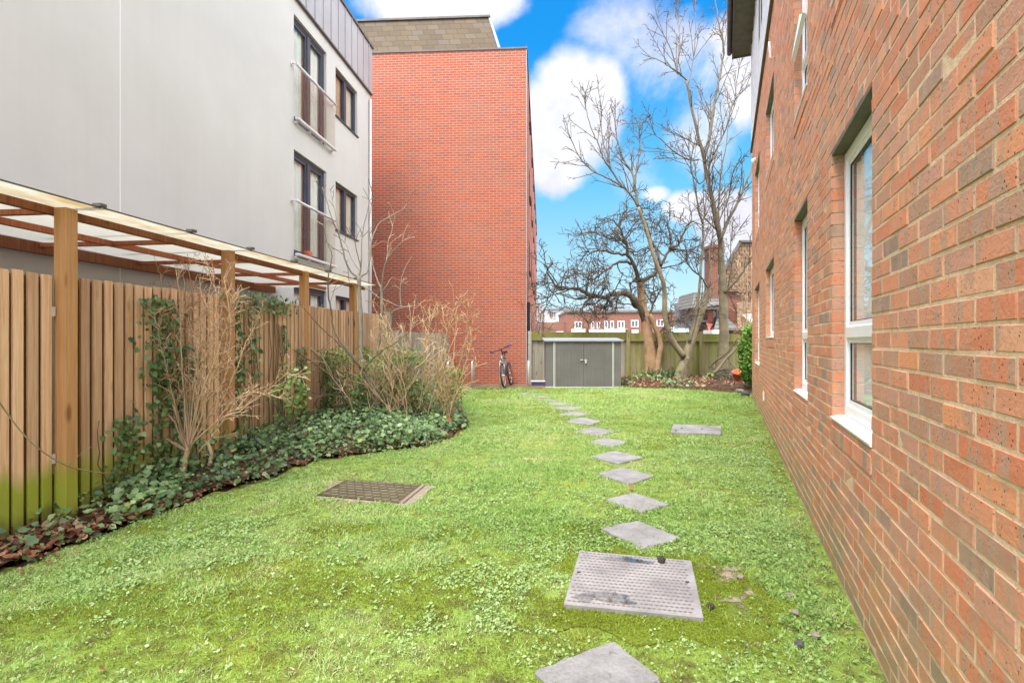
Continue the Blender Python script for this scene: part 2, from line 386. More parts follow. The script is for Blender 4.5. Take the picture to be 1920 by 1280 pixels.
M['rafter'] = m_timber('red stained rafter', (0.34,0.095,0.042), (0.44,0.145,0.065), (0.52,0.19,0.09))
M['greywood'] = m_timber('weathered grey wood', (0.24,0.21,0.16), (0.34,0.30,0.24), (0.42,0.38,0.31), 0, gen=0.25, algae_col=(0.22,0.22,0.10))
M['greenwood'] = m_timber('algae covered board', (0.22,0.185,0.095), (0.30,0.25,0.13), (0.36,0.31,0.18), 0, gen=0.85, algae_col=(0.20,0.225,0.045), rnd=0.18)
M['mossrail'] = m_timber('mossy capping', (0.20,0.18,0.06), (0.27,0.24,0.08), (0.34,0.29,0.12), 0, gen=0.9, algae_col=(0.16,0.19,0.025))

def m_poly():
    m, t = new_mat('translucent roof sheet'); v = objc(t)
    n1 = t.noise(t.mapping(v, scale=(1.0, 2.2, 1)), 2.4, 5, 0.65)
    col = t.ramp(n1, [(0.40, (0.66,0.66,0.54)), (0.52, (0.62,0.53,0.30)), (0.64, (0.50,0.32,0.08))])
    y = t.n('ShaderNodeSeparateXYZ', {0: v}).outputs[1]
    k = t.n('ShaderNodeMapRange', {'Value': y, 'From Min': -0.2, 'From Max': 0.5, 'To Min': 1.0, 'To Max': 0.08}).outputs[0]
    col = t.mix(k, (0.70,0.69,0.58), col)
    finish(t, col, 0.45, 0, None, trans=col, trw=0.6); return m
M['poly'] = m_poly()

def m_leafy(name, stops, rough=0.45, trw=0.25, spec=0.4, tr=None):
    m, t = new_mat(name); r = attr(t)
    col = t.ramp(r, stops)
    finish(t, col, rough, 0, None, spec=spec, trans=tr if tr else col, trw=trw); return m
M['grass'] = m_leafy('grass blade', [(0.0, (0.14,0.20,0.045)), (0.2, (0.235,0.40,0.08)), (0.5, (0.325,0.495,0.13)), (0.75, (0.41,0.55,0.18)), (0.92, (0.53,0.58,0.23)), (1.0, (0.62,0.54,0.33))], 0.5, 0.35)
M['weed'] = m_leafy('clover leaf', [(0.0, (0.13,0.22,0.05)), (0.35, (0.24,0.38,0.10)), (0.7, (0.33,0.47,0.17)), (1.0, (0.43,0.54,0.27))], 0.5, 0.25, 0.3)
M['moss'] = m_leafy('moss tuft', [(0.0, (0.15,0.15,0.02)), (0.5, (0.24,0.30,0.03)), (1.0, (0.34,0.44,0.05))], 0.8, 0.3, 0.1)
M['ivy'] = m_leafy('ivy leaf', [(0.0, (0.045,0.09,0.028)), (0.4, (0.105,0.19,0.055)), (0.75, (0.20,0.31,0.11)), (0.93, (0.36,0.45,0.23)), (1.0, (0.32,0.36,0.10))], 0.4, 0.15, 0.38)
M['dead'] = m_leafy('dead leaf', [(0.0, (0.07,0.028,0.018)), (0.35, (0.17,0.06,0.03)), (0.65, (0.26,0.105,0.05)), (0.88, (0.34,0.18,0.09)), (1.0, (0.44,0.30,0.17))], 0.6, 0.15, 0.3)
M['shrubleaf'] = m_leafy('small evergreen leaf', [(0.0, (0.07,0.13,0.03)), (0.5, (0.16,0.26,0.06)), (1.0, (0.30,0.40,0.11))], 0.4, 0.25, 0.5)
M['brightleaf'] = m_leafy('bright evergreen leaf', [(0.0, (0.06,0.16,0.02)), (0.5, (0.15,0.32,0.035)), (1.0, (0.28,0.46,0.07))], 0.4, 0.3, 0.5)
M['strapleaf'] = m_leafy('strap leaf', [(0.0, (0.03,0.09,0.03)), (0.5, (0.07,0.16,0.05)), (1.0, (0.16,0.26,0.09))], 0.4, 0.2, 0.5)
M['twig'] = noisy('tan twig', (0.43,0.29,0.17), (0.60,0.44,0.28), 3, 0.7, rnd=0.25)
M['orangetwig'] = noisy('orange tan twig', (0.46,0.30,0.14), (0.60,0.44,0.25), 3, 0.7, rnd=0.3)
M['palestem'] = noisy('pale stem', (0.40,0.28,0.16), (0.54,0.40,0.25), 3, 0.7, rnd=0.25)
M['bud'] = noisy('pinkish bud', (0.42,0.15,0.08), (0.50,0.22,0.12), 6, 0.6)
M['bark'] = noisy('grey green bark', (0.16,0.135,0.08), (0.28,0.235,0.145), 5, 0.85, 0.6, 25, rnd=0.12, bdist=0.02)
M['barkdark'] = noisy('dark hawthorn bark', (0.085,0.065,0.045), (0.15,0.115,0.075), 6, 0.9, 0.8, 22, rnd=0.15, bdist=0.02)
M['barkmid'] = noisy('grey brown limb bark', (0.115,0.095,0.062), (0.20,0.165,0.11), 5, 0.85, 0.6, 25, rnd=0.12, bdist=0.02)
M['barktan'] = noisy('peeling tan bark', (0.28,0.165,0.085), (0.45,0.30,0.175), 5, 0.9, 0.8, 18, rnd=0.1, bdist=0.02)
M['sapling'] = noisy('lichen grey bark', (0.22,0.20,0.15), (0.33,0.30,0.23), 5, 0.8, 0.3, 40)
M['sapdark'] = noisy('olive dark bark', (0.10,0.085,0.05), (0.17,0.14,0.09), 5, 0.8, 0.3, 40)

def m_lawn():
    m, t = new_mat('lawn soil and moss'); v = geop(t)
    a = t.noise(v, 1.1, 5, 0.6); b = t.noise(v, 9, 5, 0.65); c = t.noise(v, 60, 3, 0.6)
    col = t.ramp(b, [(0.30, (0.085,0.07,0.032)), (0.43, (0.13,0.155,0.035)), (0.58, (0.20,0.29,0.05)), (0.75, (0.27,0.34,0.065))])
    k = t.n('ShaderNodeMapRange', {'Value': a, 'From Min': 0.56, 'From Max': 0.72, 'To Max': 0.7}).outputs[0]
    col = t.mix(k, col, t.ramp(c, [(0.3, (0.25,0.27,0.025)), (0.7, (0.36,0.42,0.04))]))
    s = t.noise(t.mapping(v, loc=(7.3,2.2,0)), 3.2, 4, 0.6)
    k2 = t.n('ShaderNodeMapRange', {'Value': s, 'From Min': 0.63, 'From Max': 0.72, 'To Max': 0.8}).outputs[0]
    col = t.mix(k2, col, (0.11,0.075,0.04))
    finish(t, col, 0.9, 0, t.math('ADD', b, t.math('MULTIPLY', c, 0.6)), 0.8, 0.03, 0.15); return m
M['lawn'] = m_lawn()
M['soil'] = noisy('bare soil', (0.05,0.03,0.018), (0.12,0.075,0.045), 8, 0.95, 0.9, 30, spec=0.1, bdist=0.03)
M['paving'] = noisy('mossy brown paving', (0.13,0.085,0.05), (0.20,0.145,0.075), 3, 0.85, 0.5, 30)
M['farground'] = noisy('far tarmac', (0.10,0.10,0.095), (0.16,0.155,0.15), 0.4, 0.9)

def m_slab():
    m, t = new_mat('grey riven stone slab'); v = geop(t); r = attr(t)
    a = t.noise(v, 5, 5, 0.65); c = t.noise(v, 70, 4, 0.6)
    col = t.ramp(t.math('ADD', t.math('MULTIPLY', a, 0.6), t.math('MULTIPLY', c, 0.4)), [(0.33, (0.155,0.148,0.14)), (0.5, (0.235,0.23,0.225)), (0.66, (0.315,0.308,0.302))])
    d = t.noise(t.mapping(v, loc=(3,9,0)), 16, 3, 0.6)
    col = t.mix(t.n('ShaderNodeMapRange', {'Value': d, 'From Min': 0.66, 'From Max': 0.74, 'To Max': 0.6}).outputs[0], col, (0.09,0.075,0.05))
    k = t.n('ShaderNodeMapRange', {'Value': r, 'To Min': 0.9, 'To Max': 1.1}).outputs[0]
    col = t.mix(1.0, col, t.n('ShaderNodeCombineColor', {0: k, 1: k, 2: k}).outputs[0], 'MULTIPLY')
    finish(t, col, 0.62, 0, t.math('ADD', a, t.math('MULTIPLY', c, 0.4)), 0.5, 0.015, 0.35); return m
M['slab'] = m_slab()
def m_plate():
    m, t = new_mat('worn steel cover'); v = geop(t)
    a = t.noise(v, 4, 5, 0.6); c = t.noise(v, 45, 4, 0.6)
    col = t.ramp(t.math('ADD', t.math('MULTIPLY', a, 0.65), t.math('MULTIPLY', c, 0.35)), [(0.32, (0.19,0.175,0.165)), (0.48, (0.28,0.265,0.255)), (0.66, (0.38,0.365,0.355))])
    rg = t.n('ShaderNodeMapRange', {'Value': a, 'From Min': 0.35, 'From Max': 0.65, 'To Min': 0.32, 'To Max': 0.6}).outputs[0]
    finish(t, col, rg, 0.15, c, 0.12, 0.003, 0.5); return m
M['plate'] = m_plate()
M['platedot'] = noisy('plate stud', (0.16,0.13,0.115), (0.22,0.18,0.16), 30, 0.4, 0.05, 60, 0.4)
M['iron'] = noisy('wet dark iron', (0.065,0.055,0.025), (0.13,0.115,0.055), 7, 0.35, 0.3, 50, 0.3)
M['ironbar'] = noisy('worn iron rib', (0.30,0.26,0.20), (0.42,0.37,0.32), 20, 0.4, 0.1, 50, 0.5)
def m_water():
    m, t = new_mat('puddle water'); v = geop(t)
    fr = t.n('ShaderNodeFresnel', {'IOR': 1.33}).outputs[0]
    k = t.n('ShaderNodeMapRange', {'Value': fr, 'To Min': 0.26, 'To Max': 1.0}).outputs[0]
    mud = t.noise(t.mapping(v, scale=(22, 7, 1)), 1.0, 3, 0.6)
    tint = t.ramp(mud, [(0.44, (0.86,0.84,0.82)), (0.58, (0.55,0.46,0.38)), (0.68, (0.20,0.13,0.08))])
    gl = t.n('ShaderNodeBsdfGlossy', {'Roughness': 0.05, 'Color': (1,1,1,1)}); tr = t.n('ShaderNodeBsdfTransparent', {'Color': tint})
    mx = t.n('ShaderNodeMixShader', {0: k, 1: tr.outputs[0], 2: gl.outputs[0]}); t.n('ShaderNodeOutputMaterial', {'Surface': mx.outputs[0]}); return m
def m_mossconc():
    m, t = new_mat('moss grown concrete'); v = geop(t)
    n = t.noise(v, 7, 5, 0.65); n2 = t.noise(v, 2.2, 3, 0.6); c = t.noise(v, 70, 3, 0.6)
    x = t.n('ShaderNodeSeparateXYZ', {0: v}).outputs[0]
    k = t.math('ADD', t.math('ADD', t.math('MULTIPLY', n, 0.6), t.math('MULTIPLY', n2, 0.5)), t.n('ShaderNodeMapRange', {'Value': x, 'From Min': 0.95, 'From Max': 1.35, 'To Min': 0.0, 'To Max': 0.13}).outputs[0])
    k = t.n('ShaderNodeMapRange', {'Value': k, 'From Min': 0.675, 'From Max': 0.73}).outputs[0]
    ms = t.ramp(c, [(0.3, (0.075,0.085,0.012)), (0.5, (0.125,0.165,0.02)), (0.7, (0.19,0.265,0.03))])
    col = t.mix(k, ms, t.ramp(n, [(0.35, (0.20,0.155,0.105)), (0.65, (0.34,0.275,0.20))]))
    finish(t, col, 0.9, 0, t.math('SUBTRACT', t.math('MULTIPLY', c, 0.6), k), 0.9, 0.02, 0.1); return m
M['mossconc'] = m_mossconc()
M['water'] = m_water()

# ------------------------------------------------------------------ ground, lawn, beds
BED = [(-4.2,0.6),(-3.30,1.9),(-3.12,2.6)]
for px, py in ((0,1080),(100,1045),(250,985),(400,930),(520,895),(600,865),(700,850),(800,840),(860,820),(877,800),(870,770),(852,738)):
    g = G(px, py); BED.append((g.x, g.y))
BED += [(-2.1,15.2),(-2.0,16.3)]
def fence_x(y): return -3.881+0.1218*y
bedpoly = BED+[(fence_x(16.3)-0.1,16.3),(fence_x(0.6)-0.1,0.6)]
def wall_x(y): return 0.663+0.396*y
def bed_h(x, y):
    """mound height of the planted bed"""
    best = 9.0
    for i in range(len(BED)-1):
        ax, ay = BED[i]; bx, by = BED[i+1]
        dx, dy = bx-ax, by-ay; t = max(0, min(1, ((x-ax)*dx+(y-ay)*dy)/(dx*dx+dy*dy+1e-9)))
        best = min(best, math.hypot(x-ax-t*dx, y-ay-t*dy))
    hm = 0.02+0.13*min(1, max(0, (y-3.6)/3.0))
    k = min(1, best/0.75)
    return 0.012+hm*(k*k*(3-2*k))

def grid_mesh(name, xs, ys, zf, mat):
    mb = MB(); nx = len(xs)
    mb.v = [(x, y, zf(x, y)) for y in ys for x in xs]
    for j in range(len(ys)-1):
        for i in range(nx-1):
            mb.face((j*nx+i, j*nx+i+1, (j+1)*nx+i+1, (j+1)*nx+i), 0.5, 0, True)
    return mb.build(name, mat)
xs = [-400,-120,-40,-15]+[ -8+0.5*i for i in range(41)]+[16,30,60,140,400]
ys = [-200,-60,-20,-8]+[-4+0.5*i for i in range(56)]+[30,45,70,120,250,600]
o = grid_mesh('ground', xs, ys, lambda x, y: gz(y)-0.02, M['soil']); struct(o, 'brown earth ground under the garden and beyond', 'ground')
# lawn sheet
lawnpoly = [(-3.5,-1.5)]+BED[1:-2]+[(-1.55,14.75),(0.9,14.85),(3.2,14.95),(4.1,15.1),(5.0,14.4),(6.1,13.3),(wall_x(13.3)-0.02,13.3),(wall_x(-1.5)-0.02,-1.5)]
mb = MB()
st = 0.12
def bump(x, y): return float(0.016*(vnoise(x, y, 1.7)-0.5)+0.008*(vnoise(x, y, 5.3)-0.5))
gx = np.arange(-4.2, 6.6, st); gy = np.arange(-1.5, 15.3, st)
XX, YY = np.meshgrid(gx, gy)
ins = inpoly(XX, YY, lawnpoly)
idx = -np.ones(XX.shape, int)
for j in range(len(gy)-1):
    for i in range(len(gx)-1):
        if ins[j,i] or ins[j+1,i] or ins[j,i+1] or ins[j+1,i+1]:
            q = []
            for jj, ii in ((j,i),(j,i+1),(j+1,i+1),(j+1,i)):
                if idx[jj,ii] < 0:
                    idx[jj,ii] = len(mb.v); x, y = gx[ii], gy[jj]
                    x2 = min(x, wall_x(y)-0.005)
                    mb.v.append((x2, y, gz(y)+bump(x, y)))
                q.append(idx[jj,ii])
            mb.face(tuple(q), 0.5, 0, True)
o = mb.build('lawn', M['lawn']); struct(o, 'mossy short cut lawn between fence and brick wall', 'lawn')
# planted bed mound
mb = MB(); st = 0.16
gx = np.arange(-4.2, -0.3, st); gy = np.arange(0.6, 16.4, st); XX, YY = np.meshgrid(gx, gy); ins = inpoly(XX, YY, bedpoly); idx = -np.ones(XX.shape, int)
for j in range(len(gy)-1):
    for i in range(len(gx)-1):
        if ins[j,i] and ins[j+1,i] and ins[j,i+1] and ins[j+1,i+1]:
            q = []
            for jj, ii in ((j,i),(j,i+1),(j+1,i+1),(j+1,i)):
                if idx[jj,ii] < 0:
                    idx[jj,ii] = len(mb.v); x, y = gx[ii], gy[jj]
                    mb.v.append((x, y, gz(y)+bed_h(x, y)+0.03*float(vnoise(x, y, 4))))
                q.append(idx[jj,ii])
            mb.face(tuple(q), 0.5, 0, True)
o = mb.build('flower_bed', M['soil']); struct(o, 'raised earth bed along the timber fence', 'flower bed')
# soil bed at the far end under the trees, paving under the cycle stands
mb = MB(); gx = np.arange(3.0, 9.4, 0.2); gy = np.arange(13.6, 19.2, 0.2); nx = len(gx)
def sbz(x, y):
    d = 15.25-0.35*max(0, x-4.6)
    return gz(y)+0.02+0.10*min(1, max(0, (y-d)/1.5))+0.05*float(vnoise(x, y, 2.5)) if y > d-0.25 else gz(y)-0.06
for y in gy:
    for x in gx: mb.v.append((x, y, sbz(x, y)))
for j in range(len(gy)-1):
    for i in range(nx-1): mb.face((j*nx+i, j*nx+i+1, (j+1)*nx+i+1, (j+1)*nx+i), 0.5, 0, True)
o = mb.build('soil_bed', M['soil']); struct(o, 'bare soil bed under the trees at the end of the lawn', 'soil')
mb = MB()
mb.poly([(-2.6,14.95,gz(15)+0.012),(0.95,14.95,gz(15)+0.012),(0.95,16.6,gz(16.6)+0.012),(-2.6,16.6,gz(16.6)+0.012)])
o = mb.build('paving', M['paving']); struct(o, 'brown mossy paving strip under the cycle stands', 'paving')
mb = MB()
mb.poly([(-120,24,gz(19)+0.02),(160,24,gz(19)+0.02),(160,75,gz(19)+0.02),(-120,75,gz(19)+0.02)])
o = mb.build('car_park', M['farground']); struct(o, 'grey tarmac beyond the far fence', 'tarmac')

# ------------------------------------------------------------------ right hand brick block
RW = empty('brick_apartment_block', (0.663,0,0), math.atan2(0.9297,0.3682), 'multi-toned brick apartment block with white windows along the right of the lawn', 'apartment block')
kt = 1.0755
ends = 13.35*kt; wx0 = -1.5
CO = 0.075
def cz(n): return n*CO-0.15
# openings: t0,t1,z0,z1
def opn(ya, yb, z0, z1):
    n0 = round((z0+0.15)/CO); n1 = round((z1+0.15)/CO)
    return (ya*kt, yb*kt, cz(n0), cz(n1))
tall = (0.90, 2.55); short = (1.425, 2.55)
ups = 2.475
ops = [opn(2.435,3.35,*tall), opn(4.35,5.19,*tall), opn(7.36,8.81,*short), opn(10.46,12.04,*tall),
       opn(2.435,3.35,0.90+ups+0.075,2.55+ups), opn(4.35,5.19,0.90+ups+0.075,2.55+ups), opn(7.36,8.81,1.425+ups+0.1,2.55+ups+0.08), opn(10.46,12.04,1.1+ups,2.55+ups+0.08)]
ztop = cz(83)
def brick_wall(mb, x0, x1, nrows, ops, rs):
    for row in range(nrows):
        z0 = cz(row)+0.005; z1 = z0+0.065; zc = (z0+z1)/2
        blocks = sorted((a, b) for a, b, c, d in ops if c < zc < d)
        x = x0-(0.1125 if row % 2 else 0)
        while x < x1:
            a, b = x+0.005, x+0.22; x += 0.225
            segs = [(a, b, False, False)]
            for o0, o1 in blocks:
                ns = []
                for (p, q, l, r_) in segs:
                    if q <= o0 or p >= o1: ns.append((p, q, l or abs(p-o1) < 0.012, r_ or abs(q-o0) < 0.012))
                    else:
                        if p < o0-0.02: ns.append((p, o0, l, True))
                        if q > o1+0.02: ns.append((o1, q, True, r_))
                segs = ns
            fix = []
            for (p, q, l, r_) in segs:
                if q-p < 0.035: continue
                for o0, o1 in blocks:
                    if q <= o0+1e-6 and o0-q < 0.05: q = o0; r_ = True
                    if p >= o1-1e-6 and p-o1 < 0.05: p = o1; l = True
                fix.append((p, q, l, r_))
            for (p, q, l, r_) in fix:
                p = max(p, x0); q = min(q, x1)
                if q-p < 0.03: continue
                r = rs.random(); j = lambda s: rs.uniform(-s, s)
                dep = 0.105 if (l or r_ or q >= x1-0.01) else 0.012
                yf = 0.0012+j(0.0018); e = 0.003
                f = [(p+e+(0 if l else j(0.002)), z0+e+j(0.0016)), (q-e+(0 if r_ else j(0.002)), z0+e+j(0.0016)), (q-e+(0 if r_ else j(0.002)), z1-e+j(0.0016)), (p+e+(0 if l else j(0.002)), z1-e+j(0.0016))]
                b0 = len(mb.v)
                mb.v += [(xx, yf+j(0.0012), zz) for xx, zz in f]
                g = [(p, z0), (q, z0), (q, z1), (p, z1)]
                mb.v += [(xx, yf-0.0045, zz) for xx, zz in g]
                mb.v += [(xx, -dep, zz) for xx, zz in g]
                mb.face((b0+3, b0+2, b0+1, b0), r)
                for k in range(4):
                    k2 = (k+1) % 4
                    mb.face((b0+k, b0+k2, b0+4+k2, b0+4+k), r); mb.face((b0+4+k, b0+4+k2, b0+8+k2, b0+8+k), r)
bw = MB(); rs = random.Random(3)
brick_wall(bw, wx0, ends, 83, ops, rs)
# mortar plane pieces with openings
def holed(mb, x0, x1, z0, z1, ops, y, m=1, flip=False):
    X = sorted({x0, x1, *[v for o_ in ops for v in o_[:2]]}); Z = sorted({z0, z1, *[v for o_ in ops for v in o_[2:]]})
    for i in range(len(X)-1):
        for k in range(len(Z)-1):
            cx, czz = (X[i]+X[i+1])/2, (Z[k]+Z[k+1])/2
            if any(a < cx < b and c < czz < d for a, b, c, d in ops): continue
            q = [(X[i],y,Z[k]),(X[i],y,Z[k+1]),(X[i+1],y,Z[k+1]),(X[i+1],y,Z[k])]
            mb.poly(q[::-1] if flip else q, 0.5, m)
holed(bw, wx0, ends-0.004, -0.2, ztop, ops, -0.0012)
for a, b, c, d in ops:      # mortar of the reveals, head and cill bed
    bw.poly([(b+0.004,-0.0015,c),(b+0.004,-0.11,c),(b+0.004,-0.11,d),(b+0.004,-0.0055,d)], 0.5, 1)
    bw.poly([(a-0.004,-0.0055,c),(a-0.004,-0.0055,d),(a-0.004,-0.11,d),(a-0.004,-0.11,c)], 0.5, 1)
# brick end wall and body behind
bw.box(ends-0.3, ends-0.002, -8.0, -0.108, -0.2, ztop, 0.35, 1)
bw.box(wx0, ends-0.31, -8.0, -0.62, -0.2, ztop, 0.3, 1)
wall = bw.build('wall', [M['stock'], M['mortar']], RW)
# gable end bricks on the far corner face the back: fine
for i, (a, b, c, d) in enumerate(ops):
    fr = MB(); y1, y0 = -0.066, -0.136       # frame front / back
    fw = 0.062
    fr.box(a, a+fw, y0, y1, c+0.03, d-0.02, 0.5, 0, 0.006); fr.box(b-fw, b, y0, y1, c+0.03, d-0.02, 0.5, 0, 0.006)
    fr.box(a+fw, b-fw, y0, y1, d-0.085, d-0.02, 0.5, 0, 0.006); fr.box(a+fw, b-fw, y0, y1, c+0.03, c+0.10, 0.5, 0, 0.006)
    two = (d-c) > 1.3
    tz = c+0.50
    sub = []
    if two:
        fr.box(a+fw, b-fw, y0, y1+0.004, tz, tz+0.07, 0.5, 0, 0.006)
        sub = [(a+fw, b-fw, tz+0.07, d-0.085), (a+fw, b-fw, c+0.10, tz)]
    else:
        mdl = a+(b-a)*0.5
        fr.box(mdl-0.04, mdl+0.04, y0, y1+0.004, c+0.10, d-0.085, 0.5, 0, 0.006)
        sub = [(a+fw, mdl-0.04, c+0.10, d-0.085), (mdl+0.04, b-fw, c+0.10, d-0.085)]
    pn = MB(); cu = MB()
    for (p, q, u, w) in sub:      # opening casement profile
        fr.box(p, p+0.028, y0, y1-0.012, u, w, 0.5, 0); fr.box(q-0.028, q, y0, y1-0.012, u, w, 0.5, 0)
        fr.box(p+0.028, q-0.028, y0, y1-0.012, w-0.028, w, 0.5, 0); fr.box(p+0.028, q-0.028, y0, y1-0.012, u, u+0.028, 0.5, 0)
        for (e0, e1, g0, g1) in ((p+0.028, p+0.033, u+0.028, w-0.028), (q-0.033, q-0.028, u+0.028, w-0.028), (p+0.033, q-0.033, u+0.028, u+0.033), (p+0.033, q-0.033, w-0.033, w-0.028)):
            fr.box(e0, e1, y0+0.02, y1-0.016, g0, g1, 0.5, 1)
        pn.poly([(p+0.025,-0.086,u+0.025),(p+0.025,-0.086,w-0.025),(q-0.025,-0.086,w-0.025),(q-0.025,-0.086,u+0.025)])
    wn = fr.build('window', [M['upvc'], M['upvc_dark']], RW)
    if i == 0: wn['label'] = 'tall white window nearest the viewer, two panes reflecting the sky'
    pn.build('pane', M['glassr'], wn)
    sl = MB(); sl.prism([(a-0.0,-0.14,c+0.002),(a-0.0,0.008,c+0.002),(a-0.0,0.012,c+0.016),(a-0.0,-0.040,c+0.029),(a-0.0,-0.14,c+0.029)], (b-a,0,0))
    sl.build('sill', M['upvc'], wn)
    hd = MB(); hd.box(a, b, -0.11, 0.001, d-0.018, d+0.001); hd.build('lintel', M['leadgrey'], wn)
    # closed net strips, whitened to stand in for the sky reflected in the glass
    n = max(5, int((b-a)/0.06)); zc0 = c+0.05; zc1 = d-0.05
    for k in range(n):
        xa = a+0.02+(b-a-0.04)*k/n; xb = a+0.02+(b-a-0.04)*(k+1)/n
        cu.poly([(xa,-0.105-0.012*(k % 2),zc0),(xa,-0.105-0.012*(k % 2),zc1),(xb,-0.105-0.012*((k+1) % 2),zc1),(xb,-0.105-0.012*((k+1) % 2),zc0)])
    cu.build('curtain', M['netskywhite'], wn)
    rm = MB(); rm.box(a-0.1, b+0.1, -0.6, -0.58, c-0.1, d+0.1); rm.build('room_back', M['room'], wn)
    # brick-on-edge cill
    ck = MB(); x = a; rr = random.Random(i+40)
    while x < b-0.02:
        ck.prism([(x+0.004,-0.10,c-0.004),(x+0.004,0.008,c-0.040),(x+0.004,0.008,c-0.125),(x+0.004,-0.10,c-0.135)], (0.066,0,0), rr.random()); x += 0.0755
    ck.prism([(a,-0.10,c-0.012),(a,0.003,c-0.044),(a,0.003,c-0.12),(a,-0.10,c-0.13)], (b-a,0,0), 0.5, 1)
    ck.build('brick_sill', [M['stock'], M['mortar']], RW)
# opened sash upstairs
a, b, c, d = ops[5]
sa = MB()
p0 = Vector((a+0.02,-0.05,c+0.52)); 
sa.prism([(a+0.05,-0.07,c+1.02),(a+0.05,-0.035,c+1.02),(a+0.05,0.03,c+0.62),(a+0.05,0.0,c+0.60)], (0.04,0,0))
sa.prism([(b-0.09,-0.07,c+1.02),(b-0.09,-0.035,c+1.02),(b-0.09,0.03,c+0.62),(b-0.09,0.0,c+0.60)], (0.04,0,0))
sa.prism([(a+0.09,-0.012,c+0.66),(a+0.09,0.015,c+0.66),(a+0.09,0.03,c+0.62),(a+0.09,0.0,c+0.60)], (b-a-0.18,0,0))
sa.build('open_sash', M['upvc'], RW)
# second floor cladding, eaves
cl = MB(); zt = 8.62
x = 0.0
cops = [(10.0*1.0, 11.2, 7.1, 8.3), (6.2,7.4,7.1,8.3)]
holed(cl, wx0, ends, ztop, zt, cops, 0.012, 0)
k = wx0
while k < ends:
    cl.box(k, k+0.03, 0.012, 0.032, ztop+0.02, zt-0.01, 0.5, 0)
    k += 0.6
cl.box(wx0, ends+0.002, 0.0, 0.045, ztop-0.03, ztop+0.02, 0.5, 1)
cl.box(ends-0.3, ends, -8, 0.010, ztop+0.021, zt, 0.5, 0)
for a, b, c, d in cops:
    cl.box(a, b, -0.1, -0.08, c, d, 0.5, 1)
cl.build('cladding', [M['palemetal'], M['leadgrey']], RW)
ev = MB(); ev.box(wx0, ends+0.25, -0.6, 0.42, zt, zt+0.04, 0.5, 0); ev.box(wx0, ends+0.27, 0.42, 0.46, zt-0.03, zt+0.25, 0.5, 1)
ev.box(ends+0.25, ends+0.29, -0.6, 0.46, zt-0.03, zt+0.25, 0.5, 1)
ev.prism([(wx0,0.44,zt+0.25),(wx0,-4.0,zt+2.4),(wx0,-8,zt+0.25)], (ends-wx0+0.28,0,0), 0.5, 2)
ev.build('eaves', [M['leadgrey'], M['coping'], M['greytiles']], RW)
gt = MB(); gt.tube([(wx0,0.52,zt+0.12),(ends+0.28,0.52,zt+0.12)], 0.06, 8); gt.build('gutter', M['coping'], RW)
ot = MB(); t9 = 9.2*kt; ot.box(t9, t9+0.02, 0.0, 0.02, 0.37, 0.53); ot.build('air_vent', M['upvc'], RW)
ot = MB(); ot.tube([(11.6*kt,0.0,5.30),(11.6*kt,0.05,5.28),(11.6*kt,0.06,5.20)], [0.05,0.055,0.02], 8); ot.build('wall_lamp', M['upvc'], RW)
ot = MB(); ot.tube([(7.3*kt,0.0,5.22),(7.3*kt,0.05,5.23),(7.3*kt,0.06,5.45)], 0.014, 6); ot.build('overflow_pipe', M['upvc'], RW)

# ------------------------------------------------------------------ white apartment block on the left
dL = Vector((0.096,1.0)).normalized()
LA = empty('white_apartment_block', (-5.387,0,0), math.atan2(dL.y,dL.x), 'white rendered apartment block with grey top cladding and glass balconies', 'apartment block')
kl = 1.0046
L0, L1 = -2.0, 15.0*kl
Ztop = 8.26
def ly(Y): return Y*kl
lops = []
doors = []; wins = []
for s in range(3):
    zz = -2.7*s
    doors.append((ly(10.75), ly(12.23), 5.78+zz, 7.92+zz)); wins.append((ly(12.72), ly(14.06), 6.72+zz, 7.87+zz))
lops = doors+wins
lw = MB(); holed(lw, L0, L1, -0.2, Ztop, lops, 0.0, 0, True)
for a, b, c, d in lops:
    lw.poly([(a,0,c),(a,0.14,c),(a,0.14,d),(a,0,d)][::-1]); lw.poly([(b,0,c),(b,0.14,c),(b,0.14,d),(b,0,d)])
    lw.poly([(a,0,d),(a,0.14,d),(b,0.14,d),(b,0,d)][::-1]); lw.poly([(a,0,c),(a,0.14,c),(b,0.14,c),(b,0,c)])
lw.poly([(L1,0,-0.2),(L1,9,-0.2),(L1,9,Ztop),(L1,0,Ztop)])
lw.poly([(L0,0,-0.2),(L0,9,-0.2),(L0,9,Ztop),(L0,0,Ztop)])
lw.build('wall', M['render'], LA)
bd = MB(); tb = 6.54*kl; bd.box(tb-0.005, tb+0.005, -0.003, 0.004, -0.2, Ztop); bd.build('expansion_joint', M['bead'], LA)
